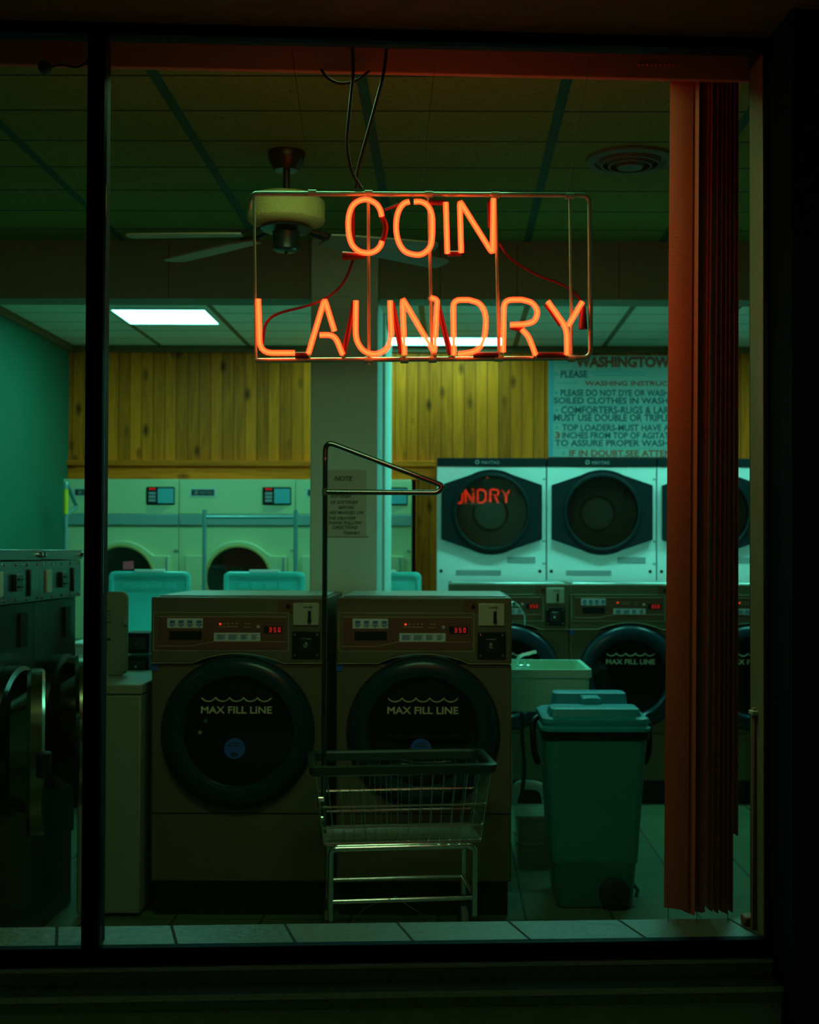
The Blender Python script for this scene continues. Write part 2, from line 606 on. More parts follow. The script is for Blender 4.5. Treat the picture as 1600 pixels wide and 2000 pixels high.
M['dark_steel'] = mat('darkened_steel', (0.10, 0.11, 0.10), 0.32, 1.0, var=0.15)
M['nickel'] = mat('dull_nickel_plate', (0.60, 0.56, 0.42), 0.35, 0.35, var=0.08)
M['grey_plastic'] = mat('grey_plastic', (0.30, 0.33, 0.33), 0.5, var=0.08)
M['drum'] = mat('galvanised_drum', (0.42, 0.48, 0.46), 0.45, 0.2, var=0.15)
M['lid_white'] = mat('blue_white_lid', (0.08, 0.62, 0.58), 0.35, var=0.05, coat=0.2)
M['off_white'] = mat('aged_off_white', (0.24, 0.27, 0.18), 0.5, var=0.06)
M['bin'] = mat('teal_grey_bin_plastic', (0.008, 0.22, 0.19), 0.5, var=0.10, bump=0.08, bscale=140)
M['bin_lid'] = mat('blue_grey_bin_lid', (0.006, 0.34, 0.44), 0.45, var=0.10, bump=0.06, bscale=140)
M['basket_rim'] = mat('green_black_rim', (0.018, 0.040, 0.032), 0.45)
M['blind'] = mat('fabric_slat', (0.52, 0.055, 0.005), 0.8, bump=0.15, bscale=220, var=0.08)
M['brown_stick'] = mat('brown_wooden_strip', (0.24, 0.085, 0.03), 0.6, stretch=(20, 20, 1))
M['neon_core'] = emit('neon_glow', *NEON_CORE)
M['neon_glass'] = neon_glass_mat()
M['sign_tube'] = mat('clear_sign_tubing', (0.34, 0.72, 0.54), 0.16, 0.5, var=0.08)
M['rod'] = mat('sign_support_rod', (0.22, 0.62, 0.42), 0.35, 0.0)
M['blackout'] = mat('blacked_out_tube', (0.09, 0.012, 0.008), 0.35)
M['cable'] = mat('black_cable', (0.02, 0.015, 0.012), 0.5)
M['wire'] = mat('thin_steel_wire', (0.25, 0.25, 0.22), 0.4, 0.8)
M['fan_cream'] = mat('cream_fan_housing', (1.0, 0.88, 0.30), 0.5, bump=0.6, bscale=160, var=0.12, scale=40)
M['fan_dark'] = mat('dark_bronze', (0.05, 0.055, 0.045), 0.3, 0.6)
M['fan_blade'] = mat('fan_blade_veneer', (0.34, 0.30, 0.18), 0.4, var=0.15, stretch=(1, 14, 1))
M['vent'] = mat('vent_paint', (0.12, 0.17, 0.12), 0.6)
M['tube_panel'] = emit('lit_diffuser', TUBE_LIGHT, TUBE_POWER)
M['worn_panel'] = emit('worn_diffuser', TUBE_LIGHT, 9.0)
M['dim_panel'] = emit('dim_diffuser', (0.42, 1.0, 0.45), 10.0)
M['strong_panel'] = emit('bright_diffuser', TUBE_LIGHT, 62.0)
M['paper'] = mat('yellowed_paper', (0.60, 0.62, 0.52), 0.8, var=0.05)
M['pink'] = mat('pink_paper', (1.0, 0.10, 0.15), 0.7)
M['red_cloth'] = mat('red_cloth', (1.0, 0.05, 0.02), 0.9, bump=0.4, bscale=120)
M['board'] = mat('sign_board', (0.40, 0.54, 0.48), 0.6, var=0.07, scale=2.5)
M['yellow_tape'] = mat('yellow_tape', (0.95, 0.62, 0.02), 0.5)
M['rack_paint'] = mat('rack_blue_grey', (0.22, 0.42, 0.42), 0.35, 0.4)
M['pipe_white'] = mat('white_drain_pipe', (0.48, 0.52, 0.44), 0.5)
M['sink'] = mat('sink_plastic', (0.40, 0.72, 0.55), 0.5, var=0.08)

# ------------------------------------------------------------------ the room
CEIL = 2.83
XL, XR, YB = -2.63, 3.2, 8.90
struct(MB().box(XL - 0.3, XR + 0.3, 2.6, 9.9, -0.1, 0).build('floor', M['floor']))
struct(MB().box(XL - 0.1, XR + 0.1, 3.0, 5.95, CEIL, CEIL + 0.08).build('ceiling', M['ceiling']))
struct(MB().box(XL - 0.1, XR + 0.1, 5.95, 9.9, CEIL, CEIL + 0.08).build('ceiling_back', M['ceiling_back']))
struct(MB().box(XL - 0.12, XL, 2.7, 9.9, 0, CEIL).build('wall_left', M['teal_wall']))
struct(MB().box(XR, XR + 0.12, 2.7, 9.9, 0, CEIL).build('wall_right', M['inner_wall']))
struct(MB().box(XL, XR, 9.75, 9.87, 0, CEIL).build('wall_rear', M['inner_wall']))
SOF = at(700, 584, 5.88).z
struct(MB().box(XL, XR, 5.88, 6.04, SOF, CEIL).build('beam', M['bulkhead']))
g = MB()
for px in (1210, 1010, 860, 330):
    x = at(px, 500, 5.88).x
    g.box(x - 0.002, x + 0.002, 5.8785, 5.8795, SOF + 0.002, CEIL - 0.01)
struct(g.build('beam_seams', M['dark_trim']))
# pillar that runs back as a short wall
PX0, PX1 = at(606, 900, 5.82).x, at(737, 900, 5.82).x
struct(MB().box(PX0, PX1, 5.82, 7.19, 0, SOF + 0.001).box(PX0, PX1, 5.82, 5.879, SOF, CEIL).build('pillar', M['column'], bevel=0.006))
struct(MB().box(PX1, PX1 + 0.012, 6.25, 6.31, 0, SOF).build('trim_1', M['column']))
# pine wall over the dryers
zt = at(300, 905, YB).z
zb = at(300, 936, 8.8).z
xpost = at(812, 1000, YB).x
w_ = MB().box(XL, XR, YB, YB + 0.05, zt, CEIL).box(xpost, XR, YB, YB + 0.05, 0, zt).box(XL, xpost, YB, YB + 0.05, zb + 0.004, zt)
struct(w_.build('wall_back', M['pine']))
struct(MB().box(XL, at(851, 900, YB - 0.04).x, YB - 0.045, YB, zt - 0.02, zt + 0.02).box(XL, at(851, 900, YB - 0.04).x, YB - 0.02, YB, zb + 0.006, zt - 0.02).build('trim_2', M['pine_rail'], bevel=0.004))
struct(MB().box(XL, XR, YB - 0.03, YB, CEIL - 0.045, CEIL).build('trim_3', M['dark_trim'], bevel=0.004))
struct(MB().box(XL, XL + 0.025, 6.04, YB - 0.03, CEIL - 0.04, CEIL).build('trim_4', M['dark_trim']))

# ------------------------------------------------------------------ the shop front
def front_struct(mb, name, m, bevel=0, parent=None):
    o = mb.build(name, m, parent, bevel=bevel)
    if not parent:
        at_front(o)
    return struct(o)

XW0, XW1 = -1.75, wl(1497, 1000, 0)[0]
ZS = wl(800, 1840, 0)[1]                 # sill height
ZH = wl(800, 86, 0)[1]                   # window head
zf0 = wl(800, 1873, -0.03)[1]
# stucco below, dark wall beside and above
zst = wl(760, 1964, -0.11)[1]
front_struct(MB().box(-3.2, wl(1527, 1960, -0.11)[0], -0.11, 0.0, -0.1, zst), 'wall_front', M['stucco'])
front_struct(MB().box(-3.2, XW1 + 0.1, 0.0, 0.16, -0.1, ZS - 0.02).box(-3.2, XW0, 0.0, 0.16, ZS - 0.02, ZH), 'wall_front_inside', M['inner_wall'])
front_struct(MB().box(XW1, 3.6, -0.2, 0.0, -0.1, 2.9).box(XW1 + 0.005, 3.6, 0.0, 0.16, -0.1, CEIL), 'wall_front_pier', M['dark_wall'])
zso = wl(400, 48, -0.03)[1]
front_struct(MB().box(-3.2, 3.6, 0.0, 0.03, ZH, CEIL).box(-3.2, 3.6, -0.025, 0.0, ZH + 0.01, CEIL), 'wall_front_head', M['frame_black'])
front_struct(MB().box(-3.2, 3.6, -1.3, -0.026, zso, zso + 0.1), 'ceiling_outside', M['soffit_out'])
# ledges under the window
xl1 = wl(1530, 1900, -0.06)[0]
z1 = wl(760, 1884, -0.06)[1]
z2 = wl(760, 1928, -0.10)[1]
front_struct(MB().box(-3.2, min(xl1, XW1 - 0.002), -0.06, 0.0, z2 - 0.002, z1), 'trim_5', M['ledge'], 0.004)
front_struct(MB().box(-3.2, min(xl1, XW1 - 0.002), -0.135, 0.0, zst + 0.001, z2), 'trim_6', M['ledge'], 0.004)
front_struct(MB().box(-3.2, XW1 - 0.004, -0.064, -0.06, z1 - 0.007, z1 + 0.001), 'trim_10', M['lit_edge'])  # thin pale strips paint the lit top edges of both ledges
front_struct(MB().box(-3.2, XW1 - 0.004, -0.141, -0.135, z2 - 0.011, z2 + 0.001), 'trim_11', M['lit_edge'])
# sill of stone tiles
a = wl(577, 1842, 0.01); b_ = wl(558, 1812, 0.15)
sk = -(b_[0] - a[0]) / 0.14
a1 = wl(807, 1838, 0.01)
M['sill'] = grid_mat('sill_tiles', (0.105, 0.088, 0.042), (0.006, 0.006, 0.005), a1[0] - a[0], 9.0, a[0] + sk * 0.01, -4, 0.008, 0.001, rough=0.42, line_rough=0.9, skew=sk, var=0.36, bump=0.5, bscale=150, speck=0.3)
front_struct(MB().box(XW0, XW1 - 0.001, 0.004, 0.165, ZS - 0.02, ZS), 'sill', M['sill'], 0.002)
# fascia behind the window head and the reveal beside it
zfa = wl(700, 141, 0.20)[1]
front_struct(MB().box(-2.6, 2.9, 0.20, 0.218, zfa, CEIL), 'trim_7', M['fascia'], 0.003)
front_struct(MB().box(XW1 - 0.006, XW1, 0.006, 0.118, ZS, ZH), 'trim_8', M['jamb'], 0.002)

win = struct(at_front(thing('window_1', 'wide black framed shop window', 'window')))
del win['category']
fr = MB().box(XW0, XW1, -0.03, -0.0005, ZH - 0.004, ZH + 0.03)
fr.box(XW0, XW1, -0.03, 0.004, zf0 - 0.015, ZS + 0.003).box(XW0, XW1, -0.045, -0.03, zf0 - 0.015, zf0 + 0.012)
fr.box(XW1 - 0.004, XW1 + 0.02, -0.03, 0.006, ZS, ZH)
fr.box(XW0, XW0 + 0.05, -0.03, 0.03, ZS, ZH)
fr.build('window_frame', M['frame_black'], win, bevel=0.003)
m0, m1 = wl(166, 1000, -0.02)[0], wl(199.5, 1000, -0.02)[0]
MB().box(m0, m1, -0.03, 0.045, ZS + 0.001, ZH).build('mullion', M['frame_black'], win, bevel=0.003)
MB().box(XW0 + 0.05, m0, -0.003, 0.002, ZS + 0.002, ZH).build('glass_pane', M['pane'], win, smooth=False)
MB().box(m1, XW1 - 0.004, -0.003, 0.002, ZS + 0.002, ZH).build('glass_pane', M['pane'], win, smooth=False)

# ------------------------------------------------------------------ neon sign
sign = at_front(thing('neon_sign', 'glowing orange neon sign reading COIN LAUNDRY in a tube frame behind the window', 'neon sign'))
SD = 0.10
def A(x, y, d=SD):
    return wp(480 + x / 4.571, 360 + y / 4.571, d)
def B(x, y, d=SD):
    return wp(810 + x / 4.444, 360 + y / 4.444, d)
def glow(name, paths, label):
    g, h, c = MB(), MB(), MB()
    for p in paths:
        g.tube(p, 0.0070, 12)
        h.tube(p, 0.0046, 10)
        c.tube(p, 0.0025, 8)
    o = g.build('letter_tube', M['neon_glass'], sign)
    o['label'] = label
    h.build('glow_halo', M['neon_glass'], o)
    c.build('glow', M['neon_core'], o)
R_ = 0.012
glow('C', [smooth_path([A(1215, 285), A(1200, 225), A(1160, 170), A(1085, 136), A(1010, 148), A(953, 195), A(923, 275), A(917, 370), A(926, 470), A(958, 550), A(1020, 600), A(1100, 613), A(1165, 590), A(1203, 548), A(1216, 510)])], 'glowing letter C')
glow('O', [smooth_path([A(1462, 155), A(1412, 172), A(1368, 232), A(1346, 320), A(1345, 420), A(1368, 520), A(1422, 598), A(1510, 628), B(70, 603), B(128, 553), B(150, 480), B(155, 330), B(143, 240), B(108, 180), B(55, 152), A(1502, 155)])], 'glowing letter O')
glow('I', [[B(271, 158), B(284, 600)]], 'glowing letter I')
glow('N', [fillet([B(404, 592), B(392, 145), B(676, 600), B(684, 125)], R_)], 'glowing letter N of the upper word')
glow('L', [fillet([A(112, 1025), A(128, 1505), A(438, 1505)], 0.03)], 'glowing letter L')
glow('A', [fillet([A(560, 1512), A(705, 1025), A(792, 1310)], R_), fillet([A(660, 1345), A(795, 1345), A(866, 1520)], 0.03)], 'glowing letter A')
glow('U', [smooth_path([A(985, 1040), A(983, 1200), A(985, 1350), A(1010, 1430), A(1062, 1490), A(1145, 1515), A(1230, 1490), A(1280, 1430), A(1300, 1340), A(1296, 1200), A(1290, 1040)])], 'glowing letter U')
glow('N', [fillet([A(1418, 1520), A(1400, 1020), B(172, 1462), B(197, 1000), B(138, 985)], R_)], 'glowing letter N of the lower word')
glow('D', [fillet([B(341, 1480), B(334, 1003), B(470, 1003)], 0.02)[:-1] + smooth_path([B(470, 1003), B(560, 1035), B(607, 1110), B(618, 1200), B(606, 1320), B(570, 1408), B(500, 1455), B(380, 1474)])], 'glowing letter D')
glow('R', [fillet([B(768, 1455), B(776, 1003), B(930, 1001)], 0.02)[:-1] + smooth_path([B(930, 1001), B(1015, 1028), B(1060, 1085), B(1060, 1140), B(1030, 1190), B(960, 1212), B(830, 1220)]), smooth_path([B(930, 1258), B(985, 1320), B(1020, 1400), B(1050, 1482)])], 'glowing letter R')
glow('Y', [fillet([B(1155, 1015), B(1320, 1250), B(1322, 1478)], 0.02), [B(1456, 1020), B(1334, 1226)]], 'glowing letter Y')
BD = SD + 0.016
def dark(pts, r=0.0072):
    MB().tube(pts, r, 10).build('blackout_tube', M['blackout'], sign)
dark([A(440, 1522, BD), A(562, 1522, BD)])
dark([A(872, 1520, BD), A(972, 1050, BD)])
dark([A(1308, 1060, BD), A(1395, 1515, BD)])
dark([B(197, 1030, BD), B(312, 1480, BD)])
dark([B(510, 1478, BD), B(725, 1478, BD)])
dark([B(1060, 1480, BD), B(1310, 1480, BD)])
dark([B(120, 158, BD), B(262, 158, BD)])
dark([B(284, 602, BD), B(404, 602, BD)])
dark(smooth_path([A(1218, 290, BD), A(1248, 370, BD), A(1242, 450, BD), A(1218, 510, BD)]))
dark([B(832, 1236, BD), B(935, 1262, BD)])
dark([B(650, 150, BD), B(655, 380, BD)], 0.006)
dark([B(1140, 1040, BD), B(1270, 1225, BD)], 0.006)
for p, q, r0, r1 in ((A(862, 640, BD), A(1070, 640, BD), 0.0115, 0.007), (B(1462, 1258, BD), B(1462, 1060, BD), 0.0115, 0.007)):
    MB().cyl(p, q, r0, 12, r1).build('electrode_housing', M['blackout'], sign, bevel=0.001)
FD = SD + 0.022
top = fillet([wp(487, 408, FD + 0.02), wp(490, 378, FD), wp(1152, 381, FD), wp(1154, 699, FD), wp(499, 704, FD)], 0.022)
MB().tube(top, 0.0062, 12).build('sign_frame', M['sign_tube'], sign)
for x0, y0, x1, y1, r in ((496, 378, 500, 706, 0.0036), (719.5, 378, 721, 712, 0.0042), (837.5, 380, 844, 702, 0.0042), (968, 380, 975, 700, 0.0042), (1113, 381, 1117, 708, 0.0036)):
    MB().cyl(wp(x0, y0, FD), wp(x1, y1, FD), r, 10).build('support_rod', M['rod'], sign)
for px, py in ((720, 378), (838, 380), (968, 381), (1113, 383), (610, 377), (720, 703), (845, 702), (974, 700), (1116, 700), (790, 703)):
    p = wp(px, py, FD)
    MB().cyl(p + Vector((-0.010, 0, 0)), p + Vector((0.010, 0, 0)), 0.0085, 10).build('frame_clip', M['rod'], sign)
for P in (A(1095, 136), A(1095, 613), B(130, 500), B(700, 130), B(130, 985), A(1100, 1515), A(1418, 1520), B(180, 1470), B(341, 1478), B(770, 1450), B(1050, 1480), B(1325, 1478), A(560, 1515), A(866, 1520)):
    MB().cyl(P + Vector((0, 0.004, 0)), P + Vector((0, FD - SD, 0)), 0.004, 8).build('tube_standoff', M['rod'], sign)
for pts in ([(690, 385), (691, 470), (690, 505), (672, 550), (640, 580), (600, 597), (545, 612), (520, 632), (513, 672)], [(972, 470), (990, 497), (1012, 515), (1050, 537), (1085, 550), (1112, 563), (1130, 580), (1140, 605)], [(752, 410), (765, 405), (780, 399)]):
    MB().tube(smooth_path([wp(x, y, BD + 0.012) for x, y in pts]), 0.0036, 8).build('jumper_wire', M['blackout'], sign)
zf = zfa
for x0, y0, x1, y1 in ((609, 376, 569, 90), (1108, 380, 1153, 110), (822, 378, 836, 250)):
    p, q = wp(x0, y0, FD), wp(x1, y1, FD)
    if y1 == 250:
        q = p + (q - p) * 2.0
    MB().cyl(p, q, 0.0008, 6).build('hanging_wire', M['wire'], sign)
c1 = tag(at_front(MB().tube(smooth_path([wp(x, y, 0.13) for x, y in ((688, 84), (690, 140), (683, 215), (678, 280), (686, 330), (701, 360), (708, 368))]), 0.0042, 8).build('power_cable', M['cable'])), 'black cable bowing outward from the window head down to the neon letter C', 'cable')
c2 = tag(at_front(MB().tube(smooth_path([wp(x, y, 0.145) for x, y in ((756, 84), (750, 140), (735, 200), (718, 262), (702, 320), (696, 350), (694, 368))]), 0.0042, 8).build('power_cable', M['cable'])), 'black cable slanting from the window head down across the other cable above the sign', 'cable')
c3 = tag(at_front(MB().tube(smooth_path([wp(x, y, 0.19) for x, y in ((627, 135), (640, 152), (664, 163), (695, 158), (722, 138))]), 0.0036, 8).build('cable_loop', M['cable'])), 'short black cable hanging in a loop under the red-lit fascia', 'cable')

# ------------------------------------------------------------------ fluorescent ceiling lights (the rear room)
def make_light(label, x0, x1, y0, y1, m='tube_panel'):
    cx, cy = (x0 + x1) / 2, (y0 + y1) / 2
    t = thing('ceiling_light', label, 'ceiling light', (cx, cy, CEIL), group=None)
    hx, hy = (x1 - x0) / 2, (y1 - y0) / 2
    MB().box(-hx, hx, -hy, -hy + 0.02, -0.012, 0).box(-hx, hx, hy - 0.02, hy, -0.012, 0).box(-hx, -hx + 0.02, -hy + 0.02, hy - 0.02, -0.012, 0).box(hx - 0.02, hx, -hy + 0.02, hy - 0.02, -0.012, 0).build('light_frame', M['white_enamel'], t)
    MB().box(-hx + 0.02, hx - 0.02, -hy + 0.02, hy - 0.02, -0.008, -0.002).build('diffuser', M[m], t, smooth=False)
    return t
make_light('square lit panel in the rear ceiling over the cream dryers', -2.0, -1.42, 7.50, 8.0)
make_light('long lit panel in the rear ceiling close above the pine wall, behind the sign', -0.88, 0.355, 8.45, 8.80, 'worn_panel')
for x0 in (-2.0, 0.3, 1.6):
    make_light('lit panel in the rear ceiling hidden behind the beam', x0, x0 + 0.6, 7.06, 7.26, 'strong_panel' if x0 > 0 else 'tube_panel')['group'] = 'panels behind the beam'
make_light('narrow lit panel in the rear ceiling behind the stack of blind slats', 1.35, 1.66, 7.5, 7.98)
make_light('dim panel in the tiled ceiling just inside the shop window, hidden by the fascia', -0.80, 0.20, 3.30, 3.70, 'dim_panel')

# ------------------------------------------------------------------ ceiling fan
fx = at(560, 300, 4.57)
fan = thing('ceiling_fan', 'cream and dark ceiling fan with woven motor band hanging behind the neon sign', 'ceiling fan', (fx.x, 4.57, CEIL))
MB().lathe([(0, 0), (0.066, 0), (0.066, -0.012), (0.058, -0.04), (0.042, -0.066), (0, -0.068)]).build('canopy', M['fan_dark'], fan)
MB().lathe([(0.0, -0.06), (0.0125, -0.06), (0.0125, -0.155), (0, -0.155)], seg=16).build('downrod', M['fan_dark'], fan)
MB().lathe([(0, -0.150), (0.07, -0.152), (0.118, -0.160), (0.134, -0.175), (0.136, -0.182), (0.136, -0.242), (0.130, -0.250), (0.10, -0.262), (0, -0.264)], seg=56).build('motor_housing', M['fan_cream'], fan)
MB().lathe([(0, -0.262), (0.085, -0.264), (0.092, -0.276), (0.05, -0.284), (0.047, -0.29), (0.046, -0.345), (0.036, -0.352), (0, -0.354)], seg=32).build('switch_housing', M['fan_dark'], fan)
MB().lathe([(0, -0.354), (0.006, -0.355), (0.006, -0.362), (0, -0.364)], seg=12).build('finial', M['fan_dark'], fan)
for ang, L in ((181, 0.56), (142, 0.62), (38, 0.70), (16, 0.55)):
    ca, sa = math.cos(math.radians(ang)), math.sin(math.radians(ang))
    def loc(r, s, z):
        return (ca * r - sa * s, sa * r + ca * s, z)
    iron = MB()
    iron.tube([loc(0.07, 0, -0.268), loc(0.11, 0, -0.276), loc(0.15, 0, -0.282)], 0.008, 8)
    iron.tube([loc(0.14, 0, -0.281), loc(0.17, 0.025, -0.283), loc(0.20, 0.03, -0.284)], 0.005, 8)
    iron.tube([loc(0.14, 0, -0.281), loc(0.17, -0.025, -0.283), loc(0.20, -0.03, -0.284)], 0.005, 8)
    secs = []
    for r, hw in ((0.155, 0.034), (0.2, 0.042), (L * 0.7, 0.050), (L - 0.03, 0.052), (L - 0.008, 0.044), (L, 0.028)):
        s = math.radians(-6)
        zc = -0.290 - 0.010 * (r / L)
        secs.append([loc(r, -hw * math.cos(s), zc - hw * math.sin(s) - 0.003), loc(r, hw * math.cos(s), zc + hw * math.sin(s) - 0.003), loc(r, hw * math.cos(s), zc + hw * math.sin(s) + 0.003), loc(r, -hw * math.cos(s), zc - hw * math.sin(s) + 0.003)])
    bl = MB().loft(secs).build('blade', M['fan_blade'], fan)
    iron.build('blade_iron', M['fan_dark'], bl)

vx = at(1231, 306, 4.64)
vent = thing('ceiling_vent', 'round dark ceiling vent with ring louvres in the tiled ceiling', 'vent', (vx.x, 4.64, CEIL))
MB().lathe([(0.0, -0.001), (0.160, -0.001), (0.158, -0.010), (0.128, -0.014), (0.124, -0.004), (0, -0.004)], seg=48).build('flange', M['vent'], vent)
MB().lathe([(0.112, -0.004), (0.105, -0.022), (0.098, -0.022), (0.106, -0.004)], seg=48).lathe([(0.085, -0.004), (0.078, -0.028), (0.071, -0.028), (0.079, -0.004)], seg=48).lathe([(0.0, -0.034), (0.045, -0.032), (0.052, -0.02), (0.05, -0.004), (0, -0.004)], seg=48).build('louvre_rings', M['vent'], vent)
p = wp(87, 131, 0.17)
fx_ = at_front(thing('round_fixture', 'small dark round fixture on a thin arm under the window head beside the post', 'fixture'))
MB().lathe([(0, -0.018), (0.012, -0.016), (0.0155, -0.005), (0.0155, 0.01), (0, 0.012)], c=tuple(p), axis='y', seg=24).build('body', M['black_plastic'], fx_)
MB().tube(smooth_path([wp(98, 131, 0.17), wp(120, 127, 0.17), wp(150, 131, 0.17), wp(168, 122, 0.175), wp(175, 108, 0.185)]), 0.0028, 8).build('arm', M['black_plastic'], fx_)

# ------------------------------------------------------------------ vertical blind stack
bd = at_front(thing('vertical_blind', 'stack of brown vertical blind slats drawn aside at the window edge, first slat lit orange', 'blind'))
ZB0 = wl(1370, 1776, 0.30)[1]
ZB1 = wl(1370, 118, 0.26)[1]
# (px top, px bottom, turn in degrees from square to the window, py bottom)
slats = [(1332, 1320, 58, 1775), (1352, 1343, 22, 1782), (1368, 1354, 34, 1778), (1384, 1368, 6, 1776), (1396, 1384, 3, 1774), (1405, 1396, 2, 1778), (1413, 1406, 3, 1776), (1421, 1415, 1, 1780), (1429, 1424, 2, 1776), (1437, 1436, -2, 1628)]
for i, (pt, pb, an, yb) in enumerate(slats):
    d0 = 0.255
    xt, xb = wl(pt, 300, d0)[0], wl(pb, 1700, d0)[0]
    zb = wl(pb, yb, d0)[1]
    zt_ = zfa + 0.022
    a = math.radians(90 + an)
    secs = []
    for k in range(9):
        t = k / 8
        z = zb + (zt_ - zb) * t
        x = xb + (xt - xb) * t
        row = []
        prof = [(-0.032, 0), (-0.016, 0.0025), (0, 0.0032), (0.016, 0.0025), (0.032, 0)]
        for s, c in prof:
            row.append((x + s * math.cos(a) - c * math.sin(a), d0 + s * math.sin(a) + c * math.cos(a), z))
        for s, c in reversed(prof):
            row.append((x + s * math.cos(a) - (c - 0.0009) * math.sin(a), d0 + s * math.sin(a) + (c - 0.0009) * math.cos(a), z))
        secs.append(row)
    MB().loft(secs).build('blind_slat', M['blind'], bd)
MB().box(wl(1240, 120, 0.235)[0], XW1 + 0.02, 0.222, 0.28, zfa + 0.022, zfa + 0.05).build('headrail', M['fascia'], bd, bevel=0.002)
ch = MB()
for k in range(9):
    p = wp(1248 + k * 8.5, 126, 0.2)
    ch.lathe([(0, -0.004), (0.0032, -0.002), (0.0032, 0.002), (0, 0.004)], c=tuple(p), seg=8)
ch.build('bead_chain', M['fascia'], bd)
for px, y0 in ((1305, 1740), (1361, 1770), (1421, 1770)):
    p = wp(px, y0, 0.12)
    q = Vector((p.x + 0.001, 0.12, ZS + 0.002))
    MB().tube([p, q, q + Vector((0.004, -0.002, 0.0))], 0.0011, 6).build('bottom_wire', M['wire'], bd)

# wooden strip leaning in the corner, its metal catch
x, zt2 = wl(1478, 1398, 0.07)
stk = tag(at_front(MB().prism([(wl(1468, 1790, 0.07)[0], ZS + 0.001), (wl(1486, 1790, 0.07)[0], ZS), (wl(1487, 1398, 0.07)[0], zt2), (wl(1471, 1398, 0.07)[0], zt2)], 0.062, 0.080).build('wooden_strip', M['brown_stick'], bevel=0.002)), 'brown wooden strip standing upright in the window corner beside the blind', 'wooden strip')
ctc = at_front(thing('metal_catch', 'small brass coloured metal catch on the window jamb above the wooden strip', 'catch'))
p = wp(1480, 1391, 0.08)
MB().box(p.x - 0.022, p.x + 0.013, 0.05, 0.085, p.z - 0.004, p.z + 0.006).build('plate', M['nickel'], ctc, bevel=0.002)
MB().cyl((p.x - 0.012, 0.07, p.z + 0.006), (p.x - 0.012, 0.07, p.z + 0.012), 0.005, 10).build('stud', M['nickel'], ctc)
p = wp(1466, 1802, 0.10)
tag(at_front(MB().box(p.x - 0.016, p.x + 0.014, 0.09, 0.135, ZS, ZS + 0.022).build('wooden_block', M['brown_stick'], bevel=0.004)), 'small brown wooden block lying on the tiled sill at the foot of the strip', 'block')

